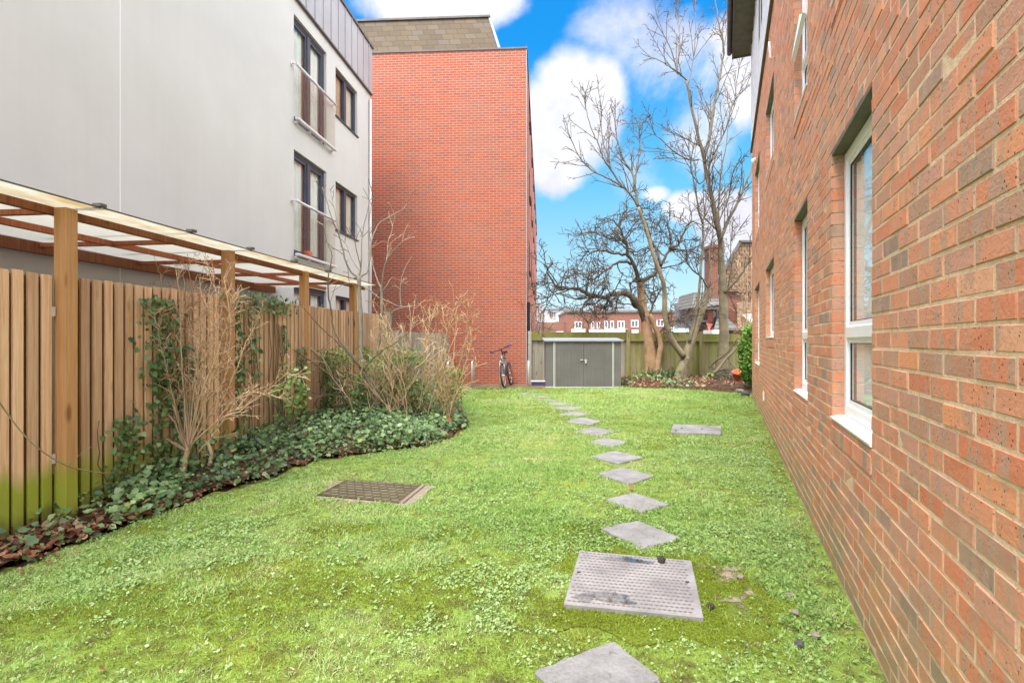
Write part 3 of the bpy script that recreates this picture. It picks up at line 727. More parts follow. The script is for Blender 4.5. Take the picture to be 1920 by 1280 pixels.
def window_l(a, b, c, d, door, s):
    fr = MB(); fw = 0.07; y0, y1 = 0.06, 0.13
    fr.box(a, a+fw, y0, y1, c, d); fr.box(b-fw, b, y0, y1, c, d); fr.box(a+fw, b-fw, y0, y1, d-fw, d); fr.box(a+fw, b-fw, y0, y1, c, c+fw)
    md = a+(b-a)*0.5; fr.box(md-0.065, md+0.065, y0-0.01, y1, c+fw, d-fw)
    pn = MB()
    for p, q in ((a+fw, md-0.065), (md+0.065, b-fw)):
        if door:
            fr.box(p, p+0.05, y0+0.012, y1, c+fw, d-fw); fr.box(q-0.05, q, y0+0.012, y1, c+fw, d-fw)
            fr.box(p+0.05, q-0.05, y0+0.012, y1, d-fw-0.06, d-fw); fr.box(p+0.05, q-0.05, y0+0.012, y1, c+fw, c+fw+0.09)
        pn.poly([(p,0.10,c+fw),(q,0.10,c+fw),(q,0.10,d-fw),(p,0.10,d-fw)])
    w = fr.build('balcony_door' if door else 'window', M['darkframe'], LA)
    pn.build('pane', M['glass'], w)
    cu = MB(); n = 16
    for k in range(n):
        xa = a+(b-a)*k/n; xb = a+(b-a)*(k+1)/n; f = (k+0.5)/n
        mi = 0 if (f < 0.35 or f > 0.62) else 1
        if not door: mi = 1 if s else (2 if f < 0.5 else 1)
        ya = 0.14+0.02*(k % 2); yb = 0.14+0.02*((k+1) % 2)
        cu.poly([(xa,ya,c+0.02),(xb,yb,c+0.02),(xb,yb,d-0.02),(xa,ya,d-0.02)], 0.5, mi)
    cu.build('curtain', [M['blindwhite'], M['curtain'], M['brown']], w)
    if not door:
        sl = MB(); sl.box(a-0.03, b+0.03, -0.035, 0.06, c-0.03, c-0.002); sl.build('sill', M['darkframe'], w)
    if door and s == 1:
        pt = MB(); pt.tube([(md-0.1,0.02,c+0.06),(md-0.1,0.02,c+0.20)], [0.07,0.09], 10); pt.build('plant_pot', M['orange'], w)
for s in range(3):
    window_l(*doors[s], True, s); window_l(*wins[s], False, s)
for s in range(2):
    a, b, c, d = doors[s]
    bl = MB(); yb = -0.10
    bl.poly([(a-0.02,yb,c+0.06),(b+0.25,yb,c+0.06),(b+0.25,yb,c+1.06),(a-0.02,yb,c+1.06)])
    bl.poly([(a-0.02,yb+0.012,c+0.06),(b+0.25,yb+0.012,c+0.06),(b+0.25,yb+0.012,c+1.06),(a-0.02,yb+0.012,c+1.06)])
    g = bl.build('balustrade_glass', M['balglass'], LA)
    hr = MB(); hr.tube([(a-0.10,yb+0.006,c+1.09),(b+0.30,yb+0.006,c+1.09)], 0.028, 10)
    for xx in (a-0.10, b+0.30):
        hr.tube([(xx,yb+0.006,c+1.09),(xx,0.0,c+1.09)], 0.016, 8); hr.tube([(xx,-0.012,c+1.09),(xx,0.0,c+1.09)], 0.04, 10)
    hr.build('handrail', M['palemetal'], g)
    br = MB(); br.box(a-0.06, b+0.30, yb-0.03, yb+0.042, c+0.005, c+0.055, 0.5, 0, 0.006)
    for k in range(4):
        xx = lerp(a+0.05, b+0.2, k/3); br.box(xx-0.025, xx+0.025, yb+0.042, 0.0, c-0.035, c+0.01)
    br.build('base_rail', M['palemetal'], g)
cd = MB(); Zc = 9.56
cd.box(L0, L1+0.02, -0.05, 0.35, Ztop, Zc-0.04, 0.5, 0)
k = L0
while k < L1:
    cd.box(k, k+0.022, -0.072, -0.05, Ztop+0.03, Zc-0.05); k += 0.40
cd.build('cladding', M['cladding'], LA)
cp = MB(); cp.box(L0, L1+0.05, -0.09, 0.4, Zc-0.04, Zc+0.02); cp.box(L0, L1+0.03, -0.065, -0.0, Ztop-0.035, Ztop-0.002); cp.build('coping', M['coping'], LA)
rf = MB(); rf.box(L0, L1, 0.36, 9, Ztop, Zc-0.3); rf.build('roof', M['roofgrey'], LA)
dp = MB(); dp.tube([(L1-0.12,-0.05,-0.1),(L1-0.12,-0.05,Ztop-0.2)], 0.035, 8); dp.build('downpipe', M['palemetal'], LA)

# ------------------------------------------------------------------ red brick block
dR = Vector((1,-0.0574)).normalized()
RB = empty('red_brick_block', (0.438,16.4,0), math.atan2(dR.y,dR.x), 'tall windowless red brick gable with slate mansard roof', 'apartment block')
zr = 10.28; zg = 0.0
rb = MB(); dep = 27.0; wid = 12.0
sops = []
for fl in range(4):
    for k in range(6):
        y0 = 3.0+k*3.9; sops.append((y0, y0+1.1, 1.2+2.7*fl, 2.35+2.7*fl))
rb.poly([(-wid,0,zg),(0,0,zg),(0,0,zr),(-wid,0,zr)])
Ys = sorted({0.0, dep, *[v for o_ in sops for v in o_[:2]]}); Zs = sorted({0.0, zr, *[v for o_ in sops for v in o_[2:]]})
for i in range(len(Ys)-1):
    for k in range(len(Zs)-1):
        cy, cz_ = (Ys[i]+Ys[i+1])/2, (Zs[k]+Zs[k+1])/2
        if any(a < cy < b and c < cz_ < d for a, b, c, d in sops): continue
        rb.poly([(0,Ys[i],Zs[k]),(0,Ys[i+1],Zs[k]),(0,Ys[i+1],Zs[k+1]),(0,Ys[i],Zs[k+1])])
rb.poly([(0,dep,0),(-wid,dep,0),(-wid,dep,zr),(0,dep,zr)]); rb.poly([(-wid,0,zr),(0,0,zr),(0,dep,zr),(-wid,dep,zr)])
rb.build('wall', M['redbrick'], RB)
for a, b, c, d in sops:
    w = MB(); w.box(-0.12, -0.08, a, b, c, d, 0.5, 1); w.box(-0.1, -0.02, a, b, d-0.09, d); w.box(-0.1, -0.02, a, a+0.06, c, d-0.1); w.box(-0.1, -0.02, b-0.06, b, c, d-0.1)
    w.box(-0.1, 0.07, a-0.05, b+0.05, c-0.07, c)
    w.build('window', [M['darkframe'], M['room']], RB)
ms = MB()
x1 = -1.17
ms.prism([(-wid,0.12,zr),(-wid,0.75,11.62),(-wid,9.0,11.62),(-wid,9.6,zr)], (0,0,0.001))
b0 = len(ms.v)
A = [(-wid,0.10,zr+0.0),(-0.86,0.10,zr+0.0),(-0.86,12,zr),(-wid,12,zr)]; B = [(-wid,0.55,11.60),(-1.22,0.55,11.60),(-1.22,11.6,11.60),(-wid,11.6,11.60)]
ms = MB(); ms.v = A+B
for q in ((0,1,5,4),(1,2,6,5),(2,3,7,6),(3,0,4,7),(4,5,6,7)): ms.face(q)
ms.build('mansard_roof', M['slate'], RB)
ct = MB(); ct.box(-wid, 0.03, -0.03, 0.10, zr, zr+0.05); ct.box(-0.10, 0.03, 0.10, dep, zr, zr+0.05); ct.box(-wid, -1.16, 0.49, 0.62, 11.60, 11.66); ct.build('coping', M['coping'], RB)
ct = MB()
ct.prism([(-0.86,0.085,zr+0.05),(-0.78,0.085,zr+0.05),(-1.15,0.53,11.62),(-1.22,0.53,11.62)], (0,0.03,0)); ct.build('verge_flashing', M['roofgrey'], RB)
ct = MB(); ct.box(-0.012, 0.012, -0.010, -0.0, 0.1, zr-0.02); ct.build('corner_strip', M['bead'] if False else M['concrete'], RB)
ct = MB(); ct.tube([(0.06,0.35,0.1),(0.06,0.35,2.6)], 0.05, 8); ct.tube([(0.06,0.7,0.1),(0.06,0.7,2.3)], 0.05, 8, 0.5, 1); ct.build('soil_pipe', [M['black'], M['white']], RB)

# ------------------------------------------------------------------ timber fence + lean-to roof
dF = Vector((0.1218,1.0)).normalized(); aF = math.atan2(dF.y,dF.x); kf = 1.0074
FE = empty('timber_fence', (-3.881,0,0), aF, 'orange-brown vertical board fence with tall square posts, green algae at its near foot', 'fence')
posts = [2.15, 4.06, 5.94, 7.70, 9.38]; fend = 11.05
rr = random.Random(5)
edges = posts+[fend]
spans = [(-1.6, 2.10)]+[(edges[i]+0.05, edges[i+1]-0.05) for i in range(len(edges)-1)]
for i, (a, b) in enumerate(spans):
    pb = MB(); top = 1.86+0.008*i; x = a
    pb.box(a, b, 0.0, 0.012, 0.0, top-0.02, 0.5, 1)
    while x < b-0.02:
        w = min(0.072+rr.uniform(-0.007, 0.007), b-x); rn = rr.random()
        pb.box(x, x+w, -0.034+rr.uniform(-0.002,0.002), -0.012, 0.0, top+rr.uniform(-0.008, 0.006), rn, 0, 0.0025); x += w+rr.uniform(0.024, 0.034)
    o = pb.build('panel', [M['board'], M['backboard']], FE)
    tr = MB(); tr.box(a, b, 0.013, 0.05, 0.3, 0.38); tr.build('rail', M['post'], o); tr = MB(); tr.box(a, b, 0.013, 0.05, top-0.10, top-0.02); tr.build('rail', M['post'], o)
for i, t_ in enumerate(posts):
    pb = MB(); pb.box(t_-0.05, t_+0.05, -0.11 if i < 3 else -0.05, -0.008 if i < 3 else 0.05, 0.0, 2.37, rr.random(), 0, 0.004)
    o = pb.build('post', M['post'], FE)
    if i < 3:
        for sx in (-0.085, 0.06):
            for z in (1.60, 0.52):
                bk = MB(); bk.box(t_+sx, t_+sx+0.025, -0.0375, -0.034, z-0.035, z+0.035); bk.build('bracket', M['palemetal'], o)
pb = MB(); pb.box(fend-0.05, fend+0.05, -0.08, 0.02, 0.0, 2.0, 0.4, 0, 0.004); pb.box(fend-0.06, fend+0.06, -0.09, 0.03, 2.0, 2.03, 0.4, 1)
o = pb.build('post', [M['greywood'], M['mossrail']], FE); o['label'] = 'weathered grey end post with mossy cap'
# lean-to roof
PG = empty('lean_to_roof', (-3.881,0,0), aF, 'lean-to roof of cloudy plastic sheets on red-brown beams above the fence', 'lean-to roof')
bm_ = MB(); bm_.box(-1.6, 9.9, -0.006, 0.04, 2.315, 2.375, 0.4, 0, 0.003); bm_.build('front_beam', M['beam'], PG)
bm_ = MB(); bm_.prism([(-1.6,1.37,2.27),(-1.6,1.42,2.27),(-1.6,1.42,2.385),(-1.6,1.37,2.385)], (11.4,0.302,0)); bm_.build('wall_beam', M['beam'], PG)
bm_ = MB(); bm_.box(-1.6, 9.9, 0.74, 0.785, 2.325, 2.38, 0.7); bm_.build('purlin', M['rafter'], PG)
for k in range(9):
    x = -1.0+k*1.26; rf = MB(); bk = 1.365+0.0265*(x+1.6)
    rf.box(x, x+0.045, 0.042, 0.738, 2.335, 2.376, rr.random()); rf.box(x, x+0.045, 0.787, bk, 2.335, 2.376, rr.random())
    rf.build('rafter', M['rafter'], PG)
x = -1.6; k = 0
while x < 9.8:
    sh = MB(); e = x+0.97; n = 8
    y0 = -0.17+rr.uniform(-0.02,0.02); y1 = 1.42+0.0265*(x+1.6); zj = rr.uniform(-0.006,0.006)
    for j in range(n):
        xa, xb = lerp(x, e, j/n), lerp(x, e, (j+1)/n)
        za = 2.395+zj+0.012*abs(math.sin(j/n*math.pi)); zb = 2.395+zj+0.012*abs(math.sin((j+1)/n*math.pi))
        sh.poly([(xa,y0+rr.uniform(-.004,.004),za+0.02),(xb,y0,zb+0.02),(xb,y1,zb),(xa,y1,za)])
    sh.box(x, e, y0-0.004, y0+0.002, 2.412+zj, 2.424+zj, 0.5, 1)
    o = sh.build('roof_sheet', [M['poly'], M['coping']], PG)
    js = MB(); js.prism([(e-0.015,y0-0.02,2.43),(e+0.015,y0-0.02,2.43),(e+0.015,1.4,2.412),(e-0.015,1.4,2.412)], (0,0,0.012)); js.box(e-0.03, e+0.03, y0-0.03, y0+0.04, 2.425, 2.45)
    js.build('joint_strip', M['coping'], o)
    x = e+0.005
# weathered low fence continuing
WF = empty('weathered_fence', (-3.881,0,0), aF, 'low grey weathered board fence half hidden behind the dry shrub', 'fence')
x = fend+0.08; pb = MB()
while x < 16.2:
    w = 0.10+rr.uniform(-0.01,0.01); pb.box(x, x+w, -0.02+rr.uniform(-.004,.004), 0.0, 0.0, 1.60+rr.uniform(-0.01,0.01), rr.random()); x += w+0.008
pb.build('panel', M['greywood'], WF)
pb = MB(); pb.box(fend+0.06, 16.2, 0.0, 0.04, 1.45, 1.52); pb.build('rail', M['greywood'], WF)

# far boundary fence
d0 = Vector((0.52,16.55)); d1 = Vector((10.5,19.0)); dB = (d1-d0); lenB = dB.length; dB.normalize()
BF = empty('boundary_fence', (d0.x,d0.y,0.075), math.atan2(dB.y,dB.x), 'green mossy board fence with capping rail at the end of the lawn', 'fence')
bp = [0.0, 3.27, 5.9, 8.5, lenB]
for i in range(len(bp)-1):
    a, b = bp[i]+0.06, bp[i+1]-0.06; pb = MB(); x = a; gm = 0 if i else 1
    while x < b-0.01:
        w = min(0.13+rr.uniform(-0.015,0.015), b-x); pb.box(x, x+w, -0.018+rr.uniform(-.004,.004), 0.0, 0.0, 1.52, rr.random(), gm); x += w+0.006
    o = pb.build('panel', [M['greenwood'], M['greywood']], BF)
    tp = MB(); zt0 = 1.60-0.02*i; 
    tp.box(a, b, -0.055, -0.022, zt0-0.22, zt0, rr.random()); tp.box(a, b, -0.085, -0.022, zt0-0.26, zt0-0.222, rr.random(), 1)
    tp.build('capping_rail', [M['mossrail'], M['greenwood']], o)
for i, x in enumerate(bp):
    pb = MB(); pb.box(x-0.055, x+0.055, -0.10, 0.01, 0.0, 1.70 if i in (1,) else 1.62, rr.random(), 0, 0.004); pb.build('post', M['greenwood'] if i else M['concrete'], BF)

# ------------------------------------------------------------------ shed
SH = empty('storage_shed', (0.933,15.2,gz(15.2)), 0.0, 'low grey ribbed metal storage shed with padlocked double doors', 'shed')
sw = 2.18; shh = 1.30; sd = 0.95
bx = MB(); bx.box(0.03, sw-0.03, 0.03, sd, 0.0, shh, 0.5)
k = 0.05
while k < 0.26: bx.box(k, k+0.03, 0.018, 0.03, 0.04, shh); bx.box(sw-k-0.03, sw-k, 0.018, 0.03, 0.04, shh); k += 0.066
bx.build('body', M['shed'], SH)
for a, b in ((0.295, 1.085), (1.095, sw-0.295)):
    dr = MB(); dr.box(a, b, 0.012, 0.03, 0.04, shh-0.01)
    k = a+0.02
    while k < b-0.04: dr.box(k, k+0.034, -0.004, 0.012, 0.05, shh-0.02, 0.5, 0, 0.004); k += 0.066
    o = dr.build('door', M['shed'], SH)
    lt = MB(); xx = b-0.09 if a < 1 else a+0.012; lt.box(xx, xx+0.075, -0.03, -0.004, 0.78, 0.80); lt.box(xx+0.02, xx+0.06, -0.028, -0.004, 0.70, 0.775) if a > 1 else None
    lt.build('latch', M['palemetal'], o)
for a in (0.235, sw-0.285):
    tm = MB(); tm.box(a, a+0.018, -0.012, 0.03, 0.02, shh); tm.box(a+0.032, a+0.05, -0.012, 0.03, 0.02, shh); tm.build('door_trim', M['shedtrim'], SH)
tm = MB(); tm.box(0.0, sw, -0.02, 0.02, 0.0, 0.035); tm.build('base_trim', M['shedtrim'], SH)
rf = MB(); rf.prism([(-0.03,-0.05,shh+0.01),(-0.03,-0.05,shh+0.045),(-0.03,sd+0.04,shh+0.12),(-0.03,sd+0.04,shh+0.05)], (sw+0.06,0,0)); rf.build('roof', M['shedroof'], SH)

# white tray beside the shed
mb = MB(); mb.box(0,0.42,0,0.3,0.10,0.13,0.5,0,0.008); mb.box(0.02,0.40,0.02,0.28,0.0,0.10,0.5,1)
o = mb.build('plastic_tray', [M['white'], M['navy']]); o.location = (0.56,15.75,gz(15.7)+0.02); tag(o, 'flat white lid on a dark box beside the shed', 'box')

# ------------------------------------------------------------------ cycle stands and bicycle
stand_lab = ['steel cycle stand hoop hidden behind the shrub twigs', 'empty steel cycle stand hoop between shrub and bicycle', 'steel cycle stand hoop with the bicycle leaning on it', 'steel cycle stand hoop between the brick corner and the shed']
hp = MB()
pts = [(0,0,-0.05),(0,0,0.62)]+[(0,0.10-0.10*math.cos(a),0.62+0.10*math.sin(a)) for a in (0.4,0.8,1.2,1.57)]+[(0,0.58,0.72)]+[(0,0.58+0.10*math.sin(a),0.62+0.10*math.cos(a)) for a in (0.4,0.8,1.2,1.57)]+[(0,0.68,-0.05)]
hp.tube(pts, 0.027, 10)
h0 = None
for i, X in enumerate((-1.83,-1.14,-0.335,0.475)):
    if h0 is None: h0 = hp.build('cycle_stand', M['steel']); o = h0
    else: o = h0.copy(); C.objects.link(o)
    o.location = (X,15.33,gz(15.3)); tag(o, stand_lab[i], 'cycle stand', 'steel cycle stands by the brick gable')
BK = empty('bicycle', (-0.21,15.15,gz(15.2)+0.012), 0.0, 'silver bicycle with flat dark handlebars leaning on a cycle stand', 'bicycle')
BK.rotation_euler = (0.0, R(-7.0), R(-10))   # faces the lawn (-y)
def ring(mb, c, r, rad, n=28, k=6, m=0):
    b = len(mb.v)
    for i in range(n):
        a = 2*math.pi*i/n
        for j in range(k):
            q = 2*math.pi*j/k; rr_ = r+rad*math.cos(q)
            mb.v.append((c[0]+rad*math.sin(q), c[1]+rr_*math.cos(a), c[2]+rr_*math.sin(a)))
    for i in range(n):
        for j in range(k):
            i2 = (i+1) % n; j2 = (j+1) % k
            mb.face((b+i*k+j, b+i2*k+j, b+i2*k+j2, b+i*k+j2), 0.5, m, True)
for c in ((0,0,0.34),(0,1.04,0.34)):
    w = MB(); ring(w, c, 0.315, 0.024); o = w.build('wheel', M['black'], BK)
    w = MB(); ring(w, c, 0.288, 0.012, 28, 5)
    for i in range(14):
        a = 2*math.pi*i/14; w.tube([(0.02*(1 if i % 2 else -1),c[1],c[2]),(0,c[1]+0.285*math.cos(a),c[2]+0.285*math.sin(a))], 0.0025, 3)
    w.tube([(-0.05,c[1],c[2]),(0.05,c[1],c[2])], 0.022, 8); w.build('rim', M['steel'], o)
fk = MB()
for s in (-1, 1): fk.tube([(0.055*s,0,0.34),(0.055*s,0.05,0.55),(0.045*s,0.09,0.70)], [0.014,0.02,0.02], 8)
fk.tube([(-0.06,0.08,0.70),(0.06,0.08,0.70)], 0.024, 8); fk.tube([(0,0.085,0.70),(0,0.14,0.92)], 0.024, 8); fk.build('fork', M['bikesilver'], BK)
fm = MB(); fm.tube([(0,0.11,0.80),(0,0.50,0.34)], 0.027, 8); fm.tube([(0,0.13,0.88),(0,0.62,0.82)], 0.022, 8); fm.tube([(0,0.50,0.34),(0,0.64,0.90)], 0.02, 8)
for s in (-1, 1): fm.tube([(0.03*s,0.50,0.34),(0.06*s,1.04,0.34)], 0.012, 6); fm.tube([(0.03*s,0.63,0.82),(0.06*s,1.04,0.34)], 0.010, 6)
fm.build('frame', M['bikesilver'], BK)
hb = MB(); hb.tube([(0,0.14,0.92),(0,0.115,1.06),(0,0.07,1.08)], 0.017, 8); hb.tube([(-0.31,0.13,1.12),(-0.18,0.09,1.10),(0,0.07,1.08),(0.18,0.09,1.10),(0.31,0.13,1.12)], 0.014, 8)
o = hb.build('handlebar', M['black'], BK); o.rotation_euler = (0, R(-14), 0); o.location = (0.27,0,0.02)
gp = MB(); gp.tube([(-0.33,0.135,1.122),(-0.20,0.095,1.105)], 0.021, 8); gp.tube([(0.33,0.135,1.122),(0.20,0.095,1.105)], 0.021, 8)
for s in (-1,1): gp.tube([(0.19*s,0.07,1.09),(0.28*s,0.04,1.07)], 0.01, 6)
gp.build('grip', M['navy'], o)
sd_ = MB(); sd_.tube([(0,0.64,0.90),(0,0.655,0.97)], 0.016, 8); sd_.prism([(-0.07,0.76,0.97),(0.07,0.76,0.97),(0.04,0.62,0.97),(0.015,0.48,0.965),(-0.015,0.48,0.965),(-0.04,0.62,0.97)], (0,0,0.05)); sd_.build('saddle', M['black'], BK)
pd = MB(); ring(pd, (0.06,0.50,0.34), 0.08, 0.006, 18, 4); pd.tube([(0.07,0.50,0.34),(0.07,0.44,0.19)], 0.012, 6); pd.tube([(-0.07,0.50,0.34),(-0.07,0.56,0.49)], 0.012, 6)
pd.box(0.08,0.17,0.40,0.48,0.18,0.20); pd.box(-0.17,-0.08,0.52,0.60,0.48,0.50); pd.build('crankset', M['black'], BK)

# ------------------------------------------------------------------ stepping stones
slabs = [
 [(1000,1256),(1150,1200),(1242,1272),(1105,1345)],
 [(1123,988),(1195,975),(1280,1008),(1206,1029)],
 [(1135,935),(1187,923),(1257,945),(1202,960)],
 [(1121,887),(1166,875),(1228,891),(1179,907)],
 [(1109,855),(1152,844),(1206,857),(1160,869)],
 [(1101,828),(1134,820),(1179,827.5),(1147,838)],
 [(1077,808),(1110,799.5),(1157,807.5),(1123,816)],
 [(1060,789.5),(1092,782),(1131,789),(1105,796)],
 [(1045,776.5),(1073,771),(1109,775),(1079,781)],
 [(1033,764.5),(1064,760.5),(1099,764),(1070,768.5)],
 [(1025,756.5),(1046,754),(1075,756.6),(1054,759.7)],
 [(1012,750.3),(1030,747.8),(1055,750),(1036,752.4)],
 [(995,743.8),(1012,742),(1033,743.5),(1016,745.5)],
 [(983,739.8),(998,738.2),(1012,739.4),(1001,741.2)],
 [(969,737),(982,735.4),(996,736.6),(984,738.2)]]
nth = ['broad stepping stone in front of the large steel cover', 'stepping stone directly behind the large steel cover, lowest after the cropped one', 'stepping stone with a tan dead leaf on its back corner', 'fourth stepping stone from the bottom of the photo', 'fifth stepping stone from the bottom, with a dark speck near its back', 'sixth stepping stone from the bottom of the photo', 'seventh stepping stone from the bottom, with a dark clod on its right tip', 'eighth stepping stone from the bottom of the photo', 'ninth stepping stone from the bottom of the photo', 'tenth stepping stone from the bottom of the photo', 'fifth stepping stone counting from the bicycle end', 'fourth stepping stone counting from the bicycle end', 'third stepping stone counting from the bicycle end', 'second stepping stone counting from the bicycle end', 'farthest stepping stone, closest to the bicycle']
slabw = []
for i, q in enumerate(slabs):
    pts = [G(*p, 0.018) for p in q]
    # outline with slightly uneven edges and rounded corners
    out = []; c = sum(pts, Vector())/4
    for k in range(4):
        a, b = pts[k], pts[(k+1) % 4]; L = (b-a).length
        for tt in (0.04, 0.2, 0.36, 0.5, 0.64, 0.8, 0.96):
            p = a.lerp(b, tt); p = p+(p-c).normalized()*rr.uniform(-0.012, 0.006)*L/0.5; p.z = gz(p.y)+0.016; out.append(p)
    n = len(out); mb = MB(); rn = rr.random()
    cv = Vector((c.x, c.y, 0)); 
    low = [(p.x, p.y, p.z-0.06) for p in out]; mid = [(p.x, p.y, p.z-0.004) for p in out]; top = [tuple(Vector((p.x, p.y, p.z+0.004))+(Vector((c.x,c.y,p.z))-p)*0.03) for p in out]
    mb.v = low+mid+top
    for k in range(n):
        k2 = (k+1) % n; mb.face((k, k2, n+k2, n+k), rn); mb.face((n+k, n+k2, 2*n+k2, 2*n+k), rn)
    mb.face(tuple(range(2*n, 3*n)), rn)
    loc = (c.x, c.y, gz(c.y))
    o = mb.build('stepping_stone', M['slab'], None, loc); o.location = loc
    tag(o, nth[i], 'stepping stone', 'stepping stones across the lawn')
    slabw.append([(p.x, p.y) for p in pts])

# ------------------------------------------------------------------ inspection covers
def bil(q, u, v):
    return q[0].lerp(q[1], u).lerp(q[3].lerp(q[2], u), v)
def quad_prism(mb, q, z0, z1, r=0.5, m=0):
    pts = [Vector((p.x, p.y, z0+gz(p.y))) for p in q][::-1]
    mb.prism(pts[::-1], (0,0,z1-z0), r, m)
qa = [G(1057,1140), G(1319,1166), G(1296,1057), G(1087,1038)]
ca = sum(qa, Vector())/4
CA = empty('inspection_cover', (ca.x, ca.y, 0), 0, 'large pinkish-grey studded steel cover with rain puddles, nearest the viewer', 'inspection cover')
def blob(mb, q, u, v, ru, rv, z, seed, m=0, n=22):
    r_ = random.Random(seed); ph = [r_.uniform(0,6.28) for _ in range(3)]; pts = []
    for k in range(n):
        a = 2*math.pi*k/n; s = 1+0.22*math.sin(2*a+ph[0])+0.18*math.sin(3*a+ph[1])+0.12*math.sin(5*a+ph[2])
        p = bil(q, u+ru*s*math.cos(a), v+rv*s*math.sin(a)); pts.append((p.x, p.y, z))
    mb.poly(pts, 0.5, m)
pl = MB(); quad_prism(pl, qa, -0.02, 0.022)
pl.build('cover_plate', M['plate'], CA, tuple(CA.location))
dt = MB()
for i in range(25):
    for j in range(17):
        u = 0.03+0.94*(i+(0.5 if j % 2 else 0))/25.5; v = 0.06+0.9*j/16; p = bil(qa, u, v); d = 0.0105
        b = len(dt.v); z = 0.022
        dt.v += [(p.x-d*1.3,p.y,z),(p.x,p.y-d,z),(p.x+d*1.3,p.y,z),(p.x,p.y+d,z),(p.x-0.003,p.y,z+0.004),(p.x+0.003,p.y,z+0.004)]
        for f in ((0,1,5,4),(1,2,5),(2,3,4,5),(3,0,4)): dt.face(tuple(b+k for k in f))
dt.build('stud', M['platedot'], CA, tuple(CA.location))['kind'] = 'stuff'
wt = MB(); blob(wt, qa, 0.40, 0.885, 0.16, 0.055, 0.0275, 3); blob(wt, qa, 0.55, 0.87, 0.10, 0.04, 0.0277, 9)
wt.build('puddle', M['water'], CA, tuple(CA.location))
wt = MB(); blob(wt, qa, 0.33, 0.165, 0.20, 0.075, 0.0275, 5); blob(wt, qa, 0.14, 0.12, 0.09, 0.05, 0.0277, 6); wt.build('puddle', M['water'], CA, tuple(CA.location))
kh = MB()
for u, v in ((0.93,0.55),(0.045,0.55)): blob(kh, qa, u, v, 0.014, 0.02, 0.0236, 4, 0, 10)
kh.build('lifting_hole', M['black'], CA, tuple(CA.location))
def clod(name, loc, s, mat, label, cat, seed, flat=0.6, group=None):
    r_ = random.Random(seed); bmv = MB(); n, k = 9, 5
    for i in range(k+1):
        ph = math.pi*i/k
        for j in range(n):
            a = 2*math.pi*j/n; q = s*(0.8+0.4*r_.random())
            bmv.v.append((q*math.sin(ph)*math.cos(a), q*math.sin(ph)*math.sin(a), q*flat*math.cos(ph)))
    for i in range(k):
        for j in range(n): bmv.face((i*n+j, (i+1)*n+j, (i+1)*n+(j+1) % n, i*n+(j+1) % n), 0.5, 0, False)
    o = bmv.build(name, mat); o.location = loc
    return tag(o, label, cat, group)
p = bil(qa, 0.74, 0.90); clod('soil_clod', (p.x,p.y,0.038), 0.026, M['soilclod'], 'black soil clod on the back edge of the large steel cover', 'clod', 1, 0.9)
p = G(1333,1142); clod('pebble', (p.x,p.y,0.02), 0.02, M['soilclod'], 'black pebble on the moss right of the large steel cover', 'pebble', 2)
for i, (px, py, mt, lab) in enumerate(((1388,1085,'stone','tan pebble on the mossy rim right of the large cover'),(1481,1120,'stone','brown pebble in the grass by the wall foot, farther one'),(1498,1212,'darkstone','dark slate chip on the grass at the foot of the right wall'),(1530,1196,'stone','grey stone beside the dark slate chip near the right wall'),(1490,1152,'stone','small stone in the grass between mossy rim and right wall'))):
    p = G(px, py); clod('pebble', (p.x,p.y,0.015), 0.022, M[mt], lab, 'pebble', 30+i)
# concrete surround of the near cover, mostly under moss
so = [G(1022,1168), G(1482,1232), G(1425,1062), G(1070,1022)]
mb = MB()
def surround(mb, q, z0, z1, n=14, seed=1, m=0, wob=0.0):
    r_ = random.Random(seed); pts = []
    for k in range(4):
        a, b = q[k], q[(k+1) % 4]
        for i in range(n): p = a.lerp(b, i/n); pts.append((p.x+r_.uniform(-.012,.012)+wob*(float(vnoise(np.array([p.x]),np.array([p.y]),4.5)[0])-0.5), p.y+r_.uniform(-.012,.012)+wob*(float(vnoise(np.array([p.x+20]),np.array([p.y]),4.5)[0])-0.5), gz(p.y)+z0))
    mb.prism(pts, (0,0,z1-z0), 0.5, m)
surround(mb, so, -0.03, 0.000, 24, 1, 0, 0.22)
o = mb.build('concrete_surround', M['mossconc']); struct(o, 'cracked mossy concrete around the large steel cover', 'concrete')
qb = [G(1257,813), G(1351,818), G(1352,802), G(1263,797.5)]
cb = sum(qb, Vector())/4
CB = empty('inspection_cover', (cb.x,cb.y,0), 0, 'pale rectangular cover in the grass near the right wall', 'inspection cover')
mb = MB(); quad_prism(mb, qb, -0.02, 0.028); mb.build('cover_plate', M['plate'], CB, tuple(CB.location))
mb = MB()
for u, v in ((0.2,0.5),(0.62,0.55),(0.1,0.15)): blob(mb, qb, u, v, 0.02, 0.07, 0.0298+gz(cb.y), 4, 0, 10)
mb.build('lifting_hole', M['black'], CB, tuple(CB.location))
qc = [G(595,931), G(748,946), G(790,912), G(648,903)]
cc = sum(qc, Vector())/4
CCo = empty('inspection_cover', (cc.x,cc.y,0), 0, 'dark wet iron cover with diagonal ribs in the left of the lawn', 'inspection cover')
mb = MB(); quad_prism(mb, qc, -0.02, 0.020); mb.build('cover_plate', M['iron'], CCo, tuple(CCo.location))
mb = MB()
for i in range(9):
    for j in range(7):
        u = 0.05+0.105*i+(0.05 if j % 2 else 0); v = 0.07+0.14*j
        a = bil(qc, u, v); b = bil(qc, min(u+0.075,0.98), min(v+0.035,0.97)); dv = Vector((0,0.008,0))
        mb.prism([a+Vector((0,0,0.020)), b+Vector((0,0,0.020)), b+dv+Vector((0,0,0.020)), a+dv+Vector((0,0,0.020))], (0,0,0.005))
mb.build('tread_rib', M['ironbar'], CCo, tuple(CCo.location))['kind'] = 'stuff'
mb = MB(); a = bil(qc, 1.005, 0.0); b = bil(qc, 1.005, 1.0)
